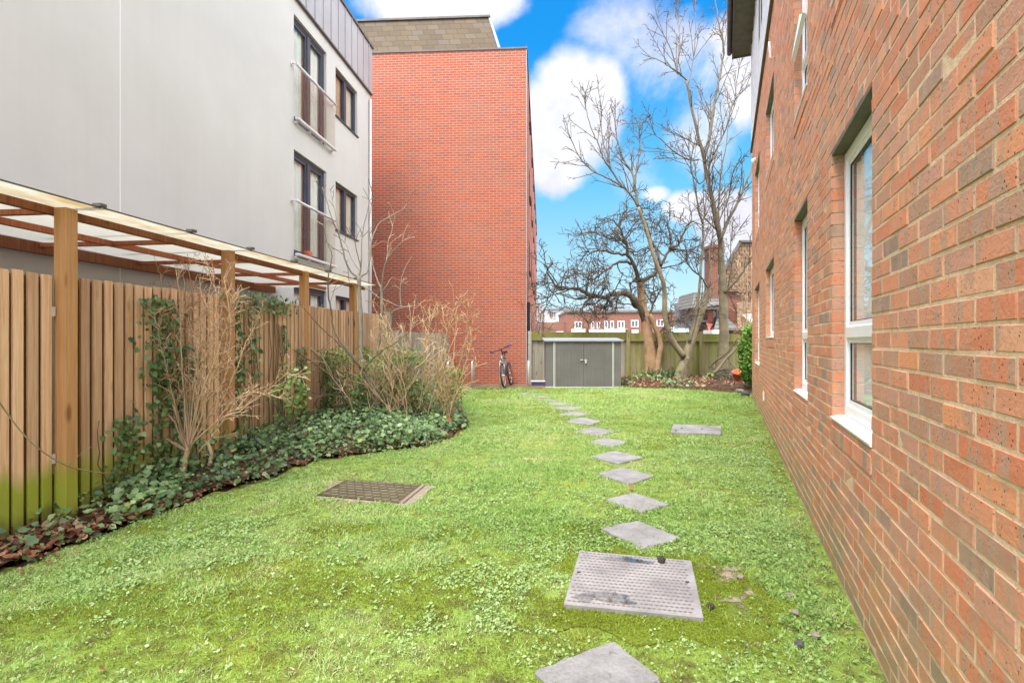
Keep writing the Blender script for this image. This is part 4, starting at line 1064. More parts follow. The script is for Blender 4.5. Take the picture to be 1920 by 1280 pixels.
mb.prism([a+Vector((0,0,0.005)), a+Vector((0.035,0,0.005)), b+Vector((0.035,0,0.005)), b+Vector((0,0,0.005))], (0,0,0.018)); mb.build('edge_strip', M['ironbar'], CCo, tuple(CCo.location))
sc_ = [G(585,934), G(770,950), G(817,912), G(640,900)]
mb = MB(); surround(mb, sc_, -0.02, 0.010, 16, 3, 0, 0.12); o = mb.build('concrete_surround', M['concdark']); struct(o, 'concrete around the dark iron cover', 'concrete')
# ------------------------------------------------------------------ lawn vegetation
blade = ([(-0.5,0,0),(0.5,0,0),(0.32,0.25,0.6),(-0.32,0.25,0.6),(0.0,0.75,1.0)], [(0,1,2),(0,2,3),(3,2,4)])
blade2 = ([(-0.5,0,0),(0.5,0,0),(0.35,0.5,0.5),(-0.35,0.5,0.5),(0.0,1.3,0.72)], [(0,1,2),(0,2,3),(3,2,4)])
def sc_blade(b, w, h): return ([(x*w, y*h, z*h) for x, y, z in b[0]], b[1])
leaf6 = ([(0,-0.5,0),(0.36,-0.12,0.07),(0.30,0.28,0.09),(0,0.5,0.02),(-0.30,0.28,0.09),(-0.36,-0.12,0.07),(0,0.02,-0.02)], [(0,1,6),(1,2,6),(2,3,6),(3,4,6),(4,5,6),(5,0,6)])
trif = None
def tri_leaf():
    v = []; f = []
    for k in range(3):
        a = k*2.094; ca, sa = math.cos(a), math.sin(a); b = len(v)
        for x, y, z in ((0,0,0),(0.22,0.18,0.05),(0.24,0.42,0.08),(0,0.5,0.04),(-0.24,0.42,0.08),(-0.22,0.18,0.05)):
            v.append((x*ca-y*sa, x*sa+y*ca, z))
        f += [(b,b+1,b+2),(b,b+2,b+3),(b,b+3,b+4),(b,b+4,b+5)]
    return v, f
trif = tri_leaf()
hard = [qa, qb, qc]
covers = [[(p.x,p.y) for p in q] for q in (qa,qb,qc)]
# (cover surround C is left bare on its right side)
def lawn_points(n, y0, y1, keep_moss=False):
    x = nrs.uniform(-3.6, 6.2, n*3); y = nrs.uniform(y0, y1, n*3)
    ok = inpoly(x, y, lawnpoly)
    fx = np.abs(x) < 0.96*y+1.3; ok &= fx
    ok &= x < 0.663+0.396*y-0.03
    for q in slabw:
        cx_ = sum(v[0] for v in q)/4; cy_ = sum(v[1] for v in q)/4; ok &= ~inpoly(x+0.05*(vnoise(x,y,14)-0.5), y+0.05*(vnoise(x+9,y,14)-0.5), [(cx_+(v[0]-cx_)*0.95, cy_+(v[1]-cy_)*0.95) for v in q])
    for q in covers: ok &= ~inpoly(x, y, q)
    x, y = x[ok][:n], y[ok][:n]; return x, y
def gzv(y): return 0.007*(np.clip(y,5,19)-5)
def bumpv(x, y): return 0.016*(vnoise(x,y,1.7)-0.5)+0.008*(vnoise(x,y,5.3)-0.5)
conc_a = [(p.x,p.y) for p in so]; conc_c = [(p.x,p.y) for p in sc_]
def inc(x, y): return inpoly(x+0.30*(vnoise(x,y,6.5)-0.5), y+0.30*(vnoise(x+40,y+9,6.5)-0.5), conc_a)
def mossmap(x, y):
    m = np.clip((vnoise(x,y,0.9)*0.6+vnoise(x+31,y,3.1)*0.4-0.53)*7-0.55, 0, 1)
    m = np.where(inc(x,y), 1.0, m)
    return m
GP=[]; GN=[]; GS=[]; GR=[]
WP=[]; WN=[]; WS=[]; WR=[]
MP=[]; MN=[]; MS=[]; MR=[]
for (y0, y1, nb, nw, nm, hs) in ((1.3,2.6,95000,17000,18000,0.9),(2.6,4.2,190000,38000,34000,1.0),(4.2,7.0,180000,36000,16000,1.2),(7.0,10.5,110000,11000,5000,1.6),(10.5,15.2,80000,2500,3000,2.2)):
    x, y = lawn_points(nb, y0, y1); mm = mossmap(x, y)
    keep = (nrs.rand(len(x)) > mm*0.85) & ~inpoly(x,y,conc_c) & ((wall_x(y)-x > 0.08+0.16*vnoise(x,y,2.9)) | (nrs.rand(len(x)) < 0.25)); x, y, mm = x[keep], y[keep], mm[keep]
    soil = 0.5*vnoise(x+7, y+3, 2.7)+0.5*vnoise(x+1,y,8.5); keep = (soil < 0.64) | (nrs.rand(len(x)) < 0.22); x, y = x[keep], y[keep]
    z = gzv(y)+bumpv(x,y)-0.004; N = len(x)
    GP.append(np.stack([x,y,z],1)); n = nrs.normal(0,0.35,(N,3)); n[:,2] = 1; GN.append(n)
    GS.append(0.8*hs*(0.45+0.95*vnoise(x,y,2.2))*nrs.uniform(0.55,1.45,N)*(0.7+0.6*vnoise(x,y,11)))
    GR.append(np.clip(0.34*vnoise(x+11,y,0.8)+0.34*vnoise(x+2,y,2.6)+0.22*vnoise(x,y+5,6.0)+nrs.normal(0.12,0.17,N),0,1))
    x, y = lawn_points(nw*3, y0, y1); wd = np.clip((vnoise(x+70,y+13,1.1)*0.45+vnoise(x,y+50,4.2)*0.35+vnoise(x+9,y+2,13)*0.35-0.50)*3.4,0.05,0.85)
    dw = wall_x(y)-x; wd = np.maximum(wd, np.clip(1.2-dw, 0, 1)*0.6*(0.5+vnoise(x,y,3.3))); wd = np.where(dw < 0.10+0.16*vnoise(x,y,2.9), wd*0.25, wd)
    keep = (nrs.rand(len(x)) < wd*0.75) & (~inc(x,y) | (nrs.rand(len(x)) < 0.05)) & ~inpoly(x,y,conc_c); x, y = x[keep], y[keep]; N = len(x)
    z = gzv(y)+bumpv(x,y)+(0.006+0.042*nrs.rand(N)*vnoise(x+3,y+3,9))*hs
    WP.append(np.stack([x,y,z],1)); n = nrs.normal(0,0.62,(N,3)); n[:,2] = 1; WN.append(n)
    WS.append((0.007+0.016*nrs.rand(N)**2.0)*(0.7+0.3*hs)); WR.append(np.clip(0.5*vnoise(x,y,1.1)+nrs.normal(0.3,0.2,N),0,1))
    x, y = lawn_points(nm*4, y0, y1); keep = (nrs.rand(len(x)) < mossmap(x,y)) & ~inpoly(x,y,conc_c); 
    bare = inpoly(x,y,conc_a) & (vnoise(x+3,y,4.0)+0.25*np.clip((x-0.9)*3,0,1)*(vnoise(x,y,9)>0.45) > 0.74); keep &= ~bare
    x, y = x[keep], y[keep]; N = len(x)
    z = gzv(y)+bumpv(x,y)+0.004+np.where(inpoly(x,y,conc_a),0.006,0)
    MP.append(np.stack([x,y,z],1)); n = nrs.normal(0,0.5,(N,3)); n[:,2] = 1; MN.append(n); MS.append(nrs.uniform(0.5,1.1,N)*hs); MR.append(np.clip(nrs.normal(0.25,0.2,N)+0.5*vnoise(x,y,2.5),0,1))
cat_ = np.concatenate
o = scatter('grass', [sc_blade(blade,0.0042,0.028), sc_blade(blade2,0.0042,0.027), sc_blade(blade2,0.006,0.020)], cat_(GP), cat_(GN), cat_(GS), cat_(GR), M['grass']); tag(o, 'short bright green grass of the lawn', 'grass', kind='stuff')
o = scatter('lawn_weeds', [leaf6, trif], cat_(WP), cat_(WN), cat_(WS), cat_(WR), M['weed']); tag(o, 'pale clover-like weeds growing through the lawn', 'weeds', kind='stuff')
mt = ([(-0.003,0,0),(0.003,0,0),(0,0.002,0.012),(0,-0.003,0),(0,0.003,0),(0.003,0,0.009)], [(0,1,2),(3,4,5)])
o = scatter('moss', [mt, sc_blade(blade2,0.004,0.010)], cat_(MP), cat_(MN), cat_(MS), cat_(MR), M['moss']); tag(o, 'yellow-green moss patches in the lawn and round the large cover', 'moss', kind='stuff')

# ------------------------------------------------------------------ ivy, litter
def ivy_leaf():
    out = [(0,-0.42),(0.20,-0.50),(0.46,-0.26),(0.30,-0.05),(0.40,0.18),(0.17,0.16),(0,0.55),(-0.17,0.16),(-0.40,0.18),(-0.30,-0.05),(-0.46,-0.26),(-0.20,-0.50)]
    v = [(x, y, 0.12*abs(x)-0.05*y*y) for x, y in out]+[(0,-0.12,-0.03)]
    return v, [(i, (i+1) % 12, 12) for i in range(12)]
ivyv = ivy_leaf()
ivs = (leaf6[0], leaf6[1])
def bedz(x, y): return gz(y)+bed_h(x, y)
pos=[]; nr=[]; sc=[]; rd=[]
n = 0
while n < 12000:
    x, y = nrs.uniform(-3.7,-0.6), nrs.uniform(3.3,15.6)
    if nrs.rand() > (1.0 if y < 9 else 0.55): continue
    if not inpoly(np.array([x]),np.array([y]),bedpoly)[0] or x < fence_x(y)+0.02: continue
    # distance from lawn edge through the mound height
    h = bed_h(x, y); hm = 0.032+0.13*min(1,max(0,(y-3.6)/3.0)); k = h/hm
    dens = vnoise(np.array([x]),np.array([y]),1.6)[0]
    e2 = float(vnoise(np.array([x+5]),np.array([y]),3.4)[0])
    if k < 0.02+0.55*max(0,e2-0.35): continue
    if float(vnoise(np.array([x]),np.array([y+8]),2.6)[0]) > 0.74 and nrs.rand() < 0.8: continue
    if y < 4.1 and nrs.rand() > 0.15+0.4*max(0,(y-3.5)): continue
    if dens < 0.25 and nrs.rand() < 0.6: continue
    lift = nrs.rand()**1.6*(0.06+0.20*float(vnoise(np.array([x]),np.array([y]),1.1)[0])+0.02)
    pos.append((x,y,bedz(x,y)+0.02+lift)); nr.append((nrs.normal(0.25,0.5),nrs.normal(-0.45,0.5),1.0)); s = 0.022+0.06*nrs.rand()**1.5; sc.append(s if y < 8 else s*1.15)
    rd.append(min(1,max(0,nrs.normal(0.22+0.35*dens,0.26)))); n += 1
for k in range(900):
    x, y = nrs.uniform(3.1,6.6), nrs.uniform(15.0,18.2)
    if sbz(x,y) < gz(y) or vnoise(np.array([x]),np.array([y]),1.4)[0] < 0.45: continue
    pos.append((x,y,sbz(x,y)+0.03+0.14*nrs.rand()**2)); nr.append((nrs.normal(0,0.5),nrs.normal(-0.5,0.5),1)); sc.append(nrs.uniform(0.05,0.12)); rd.append(min(1,max(0,nrs.normal(0.35,0.25))))
o = scatter('ivy_ground_cover', [ivyv, ivs], pos, nr, sc, rd, M['ivy']); tag(o, 'dark green ivy carpet covering the planted beds', 'ivy', kind='stuff')
# climbing ivy on the fence: columns of leaves (t along fence, z range)
pos=[]; nr=[]; sc=[]; rd=[]
nF = Vector((0.9927,-0.1209,0))
stems = MB()
for (Yc, w, z0, z1, nn) in ((4.93,0.26,0.15,1.78,460),(5.25,0.24,0.1,1.35,240),(6.05,0.14,0.2,1.95,230),(6.35,0.16,0.9,1.95,90),(7.0,0.10,0.4,1.6,80),(7.45,0.16,0.2,1.3,110),(8.2,0.14,0.2,1.1,70),(6.75,0.5,1.72,1.96,150),(4.55,0.22,0.1,0.75,140)):
    for k in range(3):
        pts = []; yy = Yc+rr.uniform(-w,w)*0.6
        for q in range(9):
            z = lerp(0.05,z1,q/8); yy += rr.uniform(-0.05,0.05)
            pts.append(Vector((fence_x(yy),yy,z))+nF*0.05)
        stems.tube(pts, [0.008*(1-0.6*q/8) for q in range(9)], 4)
    for k in range(nn):
        z = lerp(z0,z1,nrs.rand()**0.8); y = Yc+nrs.normal(0,w*0.6)*(1-0.35*(z/z1)*(w < 0.4))
        p = Vector((fence_x(y),y,z))+nF*(0.05+0.06*nrs.rand())
        pos.append(tuple(p)); v = nF+Vector((nrs.normal(0,0.35),nrs.normal(-0.2,0.4),nrs.normal(0.35,0.35))); nr.append(tuple(v)); sc.append(nrs.uniform(0.03,0.065)); rd.append(min(1,max(0,nrs.normal(0.4,0.25))))
CI = empty('climbing_ivy', (fence_x(5),5,0), 0, 'dark climbing ivy on the near timber fence panels', 'ivy')
scatter('foliage', [ivyv], pos, nr, sc, rd, M['ivy'], parent=CI, world=tuple(CI.location))
stems.build('stem', M['sapdark'], CI, tuple(CI.location))
# dead leaf litter
dl = ([(0,-0.5,0.05),(0.28,-0.2,0.0),(0.33,0.15,0.06),(0,0.55,0.16),(-0.33,0.15,0.02),(-0.26,-0.2,0.06),(0,0,-0.05)], leaf6[1])
dl2 = ([(0,-0.5,0.2),(0.2,-0.2,0.02),(0.22,0.2,0.04),(0,0.5,0.24),(-0.2,0.2,0.14),(-0.22,-0.2,0.12),(0,0,0.0)], leaf6[1])
pos=[]; nr=[]; sc=[]; rd=[]
n = 0
while n < 2700:
    x, y = nrs.uniform(-3.9,-0.6), nrs.uniform(1.6,11)
    near = y < 4.6
    if not near and nrs.rand() < 0.62: continue
    if not inpoly(np.array([x]),np.array([y]),bedpoly)[0] or x < fence_x(y): continue
    h = bed_h(x,y); hm = 0.032+0.13*min(1,max(0,(y-3.6)/3.0))
    if not near and h/hm > 0.62: continue
    lift = 0.012+nrs.rand()*(0.06 if near else 0.03)
    pos.append((x,y,bedz(x,y)+lift)); nr.append((nrs.normal(0,0.5),nrs.normal(0,0.5),1)); sc.append(nrs.uniform(0.025,0.075) if near else nrs.uniform(0.02,0.055)); rd.append(min(1,max(0,nrs.normal(0.5,0.3)))); n += 1
for k in range(900):    # far soil bed
    x, y = nrs.uniform(3.2,7.0), nrs.uniform(14.2,18.0)
    if sbz(x,y) < gz(y): continue
    pos.append((x,y,sbz(x,y)+0.02+0.03*nrs.rand())); nr.append((nrs.normal(0,0.5),nrs.normal(-0.3,0.5),1)); sc.append(nrs.uniform(0.05,0.12)); rd.append(min(1,max(0,nrs.normal(0.55,0.3))))
o = scatter('leaf_litter', [dl,dl2], pos, nr, sc, rd, M['dead']); tag(o, 'brown fallen leaves along the bed edges', 'leaf litter', kind='stuff')
# loose leaves and bits on the lawn
pos=[]; nr=[]; sc=[]; rd=[]
x, y = lawn_points(300, 1.6, 12)
for _ in range(520):
    if nrs.rand() < 0.55:
        i = nrs.randint(2, len(BED)-3); tt = nrs.rand(); xx = lerp(BED[i][0],BED[i+1][0],tt)+abs(nrs.normal(0,0.13)); yy = lerp(BED[i][1],BED[i+1][1],tt)-abs(nrs.normal(0,0.05))
    else:
        yy = 1.3+11.5*nrs.rand()**1.4; xx = wall_x(yy)-0.03-abs(nrs.normal(0,0.12))
    x = np.append(x, xx); y = np.append(y, yy)
for a, b in zip(x, y): pos.append((a,b,gz(b)+0.022)); nr.append((nrs.normal(0,0.3),nrs.normal(0,0.3),1)); sc.append(nrs.uniform(0.012,0.03)); rd.append(nrs.uniform(0.2,1.0))
o = scatter('lawn_debris', [dl,dl2], pos, nr, sc, rd, M['dead']); tag(o, 'tiny leaf scraps scattered over the lawn', 'leaf scraps', kind='stuff')
p = G(1182,921); o = scatter('fallen_leaf', [dl2], [(0,0,0.02)], [(0.2,-0.6,1)], [0.085], [0.85], M['dead'], spin=[(1,0.3,0)]); o.location = (p.x,p.y,gz(p.y)+0.02); tag(o, 'curled tan leaf on the back corner of a stepping stone', 'leaf')
for px, py, s, lab in ((572,818,0.16,'rusty brown dead leaf clump amid the ivy below the sapling'),(842,792,0.12,'rusty brown leaf on the ivy at the right tip of the bed')):
    g = G(px,py,0.2); o = scatter('dead_leaf', [dl2], [(0,0,0)], [(0.1,-0.8,0.6)], [s], [0.5], M['dead']); o.location = (g.x,g.y,g.z+0.05); tag(o, lab, 'leaf')

# ------------------------------------------------------------------ branch growth
def cat(pts, sub=4):
    pts = [Vector(p) for p in pts]
    if len(pts) < 3: return [pts[0].lerp(pts[-1], i/sub) for i in range(sub+1)]
    out = []
    for i in range(len(pts)-1):
        p0 = pts[max(i-1,0)]; p1 = pts[i]; p2 = pts[i+1]; p3 = pts[min(i+2,len(pts)-1)]
        for k in range(sub):
            t = k/sub; out.append(0.5*((2*p1)+(p2-p0)*t+(2*p0-5*p1+4*p2-p3)*t*t+(3*p1-p0-3*p2+p3)*t**3))
    out.append(pts[-1]); return out
def limb(mb, pts, r0, r1, n=8, sub=4, gn=0.0, rs=rng):
    path = cat(pts, sub)
    if gn: path = [p+Vector((rs.uniform(-gn,gn),rs.uniform(-gn,gn),rs.uniform(-gn,gn)))*(0 if i in (0,) else 1) for i, p in enumerate(path)]
    k = len(path); rad = [lerp(r0, r1, (i/(k-1))**0.85)*(1+0.05*rs.uniform(-1,1)) for i in range(k)]
    mb.tube(path, rad, n, rs.random())
    return list(zip(path, rad))
def sprout(mb, path, specs, rs, buds=None):
    if not specs: return
    s = specs[0]; L = sum((path[i+1][0]-path[i][0]).length for i in range(len(path)-1))
    n = int(L*s['n']+rs.random())
    for _ in range(n):
        t = rs.uniform(s.get('start',0.25), 1.0)*(len(path)-1); i = min(int(t), len(path)-2); f = t-i
        p = path[i][0].lerp(path[i+1][0], f); r = lerp(path[i][1], path[i+1][1], f)
        T = (path[i+1][0]-path[i][0]).normalized()
        q = Vector((rs.gauss(0,1),rs.gauss(0,1),rs.gauss(0,1))); q = (q-T*q.dot(T))
        if q.length < 1e-4: continue
        q.normalize(); a = R(rs.uniform(*s['ang'])); d = T*math.cos(a)+q*math.sin(a)
        d = (d+Vector((0,0,s.get('up',0)))).normalized()
        ln = rs.uniform(*s['L'])*(1.0-0.35*t/(len(path)-1)); st = s.get('steps',4); pts = [p]; w = s.get('wig',0.2)
        for k in range(st):
            d = (d+Vector((rs.uniform(-w,w),rs.uniform(-w,w),rs.uniform(-w,w)+s.get('trop',0)/st))).normalized(); p = p+d*ln/st; pts.append(p)
        r0 = min(max(r*s.get('rr',0.55), s['rmin']*1.25), s.get('rmax',1)); rad = [lerp(r0, s['rmin'], k/st) for k in range(st+1)]
        mb.tube(pts, rad, s.get('k',4), rs.random(), 0, False)
        if buds is not None and len(specs) == 1: buds.append((pts[-1], d))
        sprout(mb, list(zip(pts, rad)), specs[1:], rs, buds)
def pl(Y, pts, dY=0.0):
    """pixel polyline on a depth that drifts by dY to its end"""
    n = len(pts); return [P(p[0], p[1], Y+dY*i/(n-1)+(p[2] if len(p) > 2 else 0)) for i, p in enumerate(pts)]

# hawthorn ---------------------------------------------------------------
rs = random.Random(21); Y = 17.5
b = P(1222,703,Y); HT = empty('hawthorn_tree', (b.x,b.y,gz(Y)), 0, 'dark gnarled spreading tree with dense domed twiggy crown behind the shed', 'tree')
tk = MB(); cr = MB(); lk = MB()
t1 = limb(tk, pl(Y, [(1224,712),(1219,670),(1214,630),(1211,598)]), 0.24, 0.155, 10, 5, 0.012, rs)
for a in ((-14,),(12,),(2,)): limb(tk, pl(Y-0.1, [(1222+a[0],714),(1221+a[0]*0.5,695),(1218+a[0]*0.25,660)]), 0.11, 0.05, 7, 4, 0.01, rs)
t1b = limb(tk, pl(Y-0.15, [(1229,712),(1236,668),(1238,640),(1228,612),(1218,590)]), 0.10, 0.07, 8, 4, 0.01, rs)
t2 = limb(tk, pl(Y, [(1211,600),(1206,575),(1202,545),(1200,530)]), 0.15, 0.11, 9, 4, 0.01, rs)
limbs = [t2]
def hl(pts, r0, r1, dY=0.0): q = limb(lk, pl(Y, pts, dY), r0*0.82, r1*0.85, 7, 4, 0.03, rs); limbs.append(q); return q
hl([(1211,604),(1203,585),(1190,563),(1172,550),(1150,552),(1130,557),(1110,554),(1085,543),(1062,541),(1046,540),(1032,520),(1024,500),(1022,485)], 0.14, 0.015, -1.2)
hl([(1118,556),(1100,565),(1090,580),(1087,592)], 0.05, 0.015, -0.9)
hl([(1062,541),(1042,545),(1028,560),(1024,578)], 0.03, 0.010, -1.0)
hl([(1155,553),(1130,560),(1116,572),(1113,585)], 0.04, 0.012, -0.6)
hl([(1200,532),(1192,508),(1178,478),(1172,450),(1160,425),(1140,410)], 0.10, 0.02, -0.8)
hl([(1200,532),(1212,522),(1232,508),(1243,488),(1256,465),(1258,440),(1250,420)], 0.10, 0.02, 0.6)
hl([(1240,497),(1232,470),(1220,448),(1215,425),(1205,405)], 0.06, 0.015, 0.9)
hl([(1256,465),(1275,455),(1283,430),(1296,415),(1310,420)], 0.06, 0.014, -0.5)
hl([(1256,466),(1280,470),(1305,475),(1325,490)], 0.05, 0.012, 0.4)
hl([(1186,495),(1165,490),(1145,500),(1125,515),(1110,525),(1098,520)], 0.06, 0.014, -1.0)
hl([(1178,478),(1155,475),(1130,470),(1105,472),(1085,462)], 0.06, 0.014, 0.7)
hl([(1172,452),(1150,448),(1125,440),(1105,432)], 0.05, 0.012, -1.0)
hl([(1160,425),(1172,405),(1185,395),(1205,390)], 0.04, 0.012, 0.2)
hl([(1205,575),(1190,575),(1182,545),(1181,530),(1195,527)], 0.05, 0.02, -0.3)
hl([(1210,598),(1222,580),(1228,560),(1226,540),(1225,520),(1228,505)], 0.055, 0.014, 0.2)
hl([(1231,650),(1240,620),(1260,605),(1282,595),(1305,590)], 0.05, 0.012, -0.5)
sp = [dict(n=6.2,L=(0.5,1.35),ang=(35,85),wig=0.45,up=0.12,rmin=0.010,rmax=0.028,steps=5,start=0.22,k=4), dict(n=6.5,L=(0.25,0.75),ang=(35,90),wig=0.5,rmin=0.008,rmax=0.016,steps=4,k=3), dict(n=5.5,L=(0.12,0.35),ang=(35,90),wig=0.45,rmin=0.0065,rmax=0.010,steps=3,k=3)]
for q in limbs[1:]: sprout(cr, q, sp, rs)
tk.build('trunk', M['barktan'], HT, tuple(HT.location)); lk.build('limbs', M['barkdark'], HT, tuple(HT.location)); cr.build('crown', M['barkdark'], HT, tuple(HT.location))

# twin stemmed tree --------------------------------------------------------
rs = random.Random(33); Y = 17.0
b = P(1274,715,Y); T2 = empty('twin_stemmed_tree', (b.x,b.y,gz(Y)), 0, 'slender bare tree forking low into two pale stems in front of the far fence', 'tree')
tk = MB(); lk = MB(); cr = MB(); L2 = []; cur = [tk]
def tl(pts, r0, r1, dY=0.0, n=8, off=0.0):
    q = limb(cur[0], pl(Y+off, pts, dY), r0*0.84, r1*0.75, n, 4, 0.012, rs); L2.append(q); return q
tl([(1268,720),(1276,695),(1285,672),(1299,628),(1315,585),(1327,552),(1328,540)], 0.20, 0.11, 0.3, 10)
tl([(1283,716),(1284,690),(1287,670)], 0.10, 0.12, 0.0)
tl([(1281,668),(1265,645),(1254,622),(1248,595),(1246,560),(1244,532),(1236,508),(1224,472),(1211,428),(1197,388)], 0.12, 0.065, -0.5, 9)
tl([(1292,640),(1303,600),(1309,560),(1314,505),(1318,455),(1318,420)], 0.065, 0.045, 0.5)
cur[0] = lk
A = [tl([(1197,388),(1190,350),(1186,325),(1170,300),(1157,262),(1152,225),(1143,195)], 0.055, 0.012, 0.8),
 tl([(1197,388),(1180,362),(1160,345),(1135,332),(1108,318),(1088,297),(1072,265),(1060,238)], 0.045, 0.010, -0.8),
 tl([(1166,350),(1150,325),(1133,300),(1122,270),(1110,245),(1100,210),(1093,180)], 0.04, 0.010, -0.3),
 tl([(1190,350),(1194,310),(1201,285),(1199,260),(1197,230)], 0.03, 0.010, 0.4),
 tl([(1145,315),(1137,285),(1130,262),(1127,215),(1134,170)], 0.03, 0.009, 0.7),
 tl([(1318,420),(1310,395),(1305,365),(1300,335),(1296,310),(1291,280),(1280,255)], 0.045, 0.012, -0.6),
 tl([(1318,455),(1330,430),(1345,400),(1360,380),(1376,345)], 0.03, 0.010, 0.4),
 tl([(1318,420),(1322,385),(1326,350),(1330,300),(1338,260)], 0.035, 0.010, 0.3),
 tl([(1328,540),(1315,520),(1298,505),(1280,480),(1265,465)], 0.05, 0.012, -0.5),
 tl([(1328,540),(1332,500),(1330,470),(1338,440)], 0.05, 0.012, 0.5),
 tl([(1250,620),(1270,598),(1290,592),(1310,575),(1320,560)], 0.03, 0.010, -0.3)]
sp = [dict(n=3.6,L=(0.5,1.6),ang=(16,50),wig=0.11,up=0.22,rmin=0.008,rmax=0.020,steps=5,start=0.05,k=4), dict(n=4.5,L=(0.15,0.55),ang=(20,60),wig=0.14,rmin=0.0065,rmax=0.010,steps=3,k=3), dict(n=4,L=(0.06,0.16),ang=(30,80),wig=0.2,rmin=0.007,rmax=0.010,steps=2,k=3)]
for q in A: sprout(cr, q, sp, rs)
tk.build('trunk', M['bark'], T2, tuple(T2.location)); lk.build('limbs', M['barkmid'], T2, tuple(T2.location)); cr.build('crown', M['barkdark'], T2, tuple(T2.location))

# tallest tree ---------------------------------------------------------------
rs = random.Random(55); Y = 17.6
b = P(1350,705,Y); T3 = empty('tall_bare_tree', (b.x,b.y,gz(Y)), 0, 'tallest bare grey-barked tree with upright limbs next to the right brick wall', 'tree')
tk = MB(); lk = MB(); cr = MB(); L2 = []; cur[0] = tk
tl([(1346,715),(1352,685),(1357,640),(1357,590),(1355,545),(1353,495),(1351,448)], 0.24, 0.125, 0.2, 11)
tl([(1362,715),(1360,690),(1358,655)], 0.12, 0.14, 0.0)
cur[0] = lk
A = [tl([(1351,448),(1343,415),(1335,372),(1325,328),(1319,292),(1308,250),(1296,200),(1288,152)], 0.10, 0.045, -0.6, 9),
 tl([(1351,448),(1366,413),(1379,388),(1391,362),(1400,340),(1409,318),(1420,280)], 0.07, 0.03, 0.4),
 tl([(1321,295),(1331,252),(1337,210),(1342,180),(1352,130),(1357,92),(1348,45),(1341,-5),(1338,-60)], 0.07, 0.016, 0.5),
 tl([(1288,152),(1278,142),(1266,132),(1250,122),(1232,112),(1202,100)], 0.035, 0.010, -0.8),
 tl([(1270,138),(1272,95),(1274,60),(1264,24)], 0.035, 0.010, 0.6),
 tl([(1272,140),(1258,95),(1245,65),(1234,36)], 0.03, 0.010, -0.4),
 tl([(1290,160),(1300,110),(1304,60),(1303,10),(1306,-40)], 0.022, 0.009, 0.7),
 tl([(1338,290),(1352,262),(1363,235),(1370,205),(1381,185),(1392,172),(1404,158)], 0.04, 0.012, 0.7),
 tl([(1378,190),(1380,160),(1386,130),(1392,100)], 0.02, 0.009, 0.4),
 tl([(1357,92),(1362,65),(1367,40),(1372,15)], 0.02, 0.009, 0.3),
 tl([(1310,300),(1296,300),(1276,292),(1258,280),(1240,262),(1225,252),(1210,250)], 0.035, 0.010, -0.8),
 tl([(1313,275),(1290,262),(1272,252),(1255,248),(1235,238),(1212,226)], 0.03, 0.010, 0.9),
 tl([(1351,448),(1347,400),(1350,350),(1354,310),(1362,270),(1366,225)], 0.05, 0.014, 0.9),
 tl([(1358,548),(1372,535),(1387,518),(1400,498),(1410,480)], 0.06, 0.03, -0.4),
 tl([(1358,548),(1368,528),(1374,510),(1370,480),(1371,450),(1374,425)], 0.035, 0.012, 0.4),
 tl([(1359,545),(1375,558),(1395,562),(1412,565)], 0.03, 0.010, 0.2),
 tl([(1325,330),(1312,345),(1300,330),(1292,312),(1284,300)], 0.03, 0.010, -0.5),
 tl([(1345,420),(1365,375),(1370,340),(1380,310)], 0.03, 0.010, -0.7)]
for q in A: sprout(cr, q, sp, rs)
cur[0] = tk; tl([(1330,690),(1344,675),(1358,665),(1372,650),(1385,632)], 0.05, 0.02, -1.0)
tk.build('trunk', M['bark'], T3, tuple(T3.location)); lk.build('limbs', M['barkmid'], T3, tuple(T3.location)); cr.build('crown', M['barkdark'], T3, tuple(T3.location))

# ------------------------------------------------------------------ left bed shrubs
# 1: many-stemmed shrub against the fence
rs = random.Random(8); Y = 5.05
b = P(342,893,Y); S1 = empty('bare_shrub', (b.x,b.y,b.z), 0, 'bare tan many-stemmed shrub with pinkish buds in front of the near ivy', 'shrub')
tk = MB(); cr = MB(); buds = []
t0 = limb(tk, pl(Y, [(340,900),(344,880),(350,850),(354,838)]), 0.028, 0.022, 8, 3, 0.004, rs)
limb(tk, pl(Y+0.12, [(392,872),(396,850),(388,825)]), 0.018, 0.014, 7, 3, 0.003, rs)
ts = [((350,845),(310,770),(292,700),(283,620),(276,550)),((352,842),(330,760),(322,660),(312,580),(300,515)),((354,840),(346,760),(340,660),(338,580),(330,505)),((354,840),(356,750),(352,640),(360,560),(352,498)),((356,840),(370,760),(372,650),(378,570),(374,520)),((356,838),(385,760),(400,680),(408,590),(398,505)),((358,838),(395,770),(425,690),(432,600),(420,520)),((358,836),(410,760),(440,700),(462,640),(490,590)),((356,834),(420,780),(470,755),(505,728),(540,700)),((350,846),(290,800),(245,770),(222,742),(205,720)),((348,846),(300,820),(250,822),(215,800),(186,778)),((352,842),(320,780),(285,735),(255,700),(228,668)),((355,838),(375,720),(390,640),(392,560),(402,510)),((356,838),(345,700),(330,640),(318,600),(295,545)),((388,826),(420,770),(445,745),(480,735),(535,748)),((372,848),(400,815),(425,780),(452,770),(478,740)),((350,846),(310,822),(275,832),(240,838),(180,832)),((354,840),(362,740),(370,660),(352,590),(345,520))]
for k in range(7):
    tx = rs.uniform(255,455); ty = rs.uniform(495,640)+abs(tx-350)*0.5; bx = 352+rs.uniform(-7,7)
    ts.append(((bx,844),(lerp(bx,tx,0.30)+rs.uniform(-8,8),lerp(844,ty,0.3)),(lerp(bx,tx,0.62)+rs.uniform(-10,10),lerp(844,ty,0.62)),(lerp(bx,tx,0.85)+rs.uniform(-6,6),lerp(844,ty,0.85)),(tx,ty)))
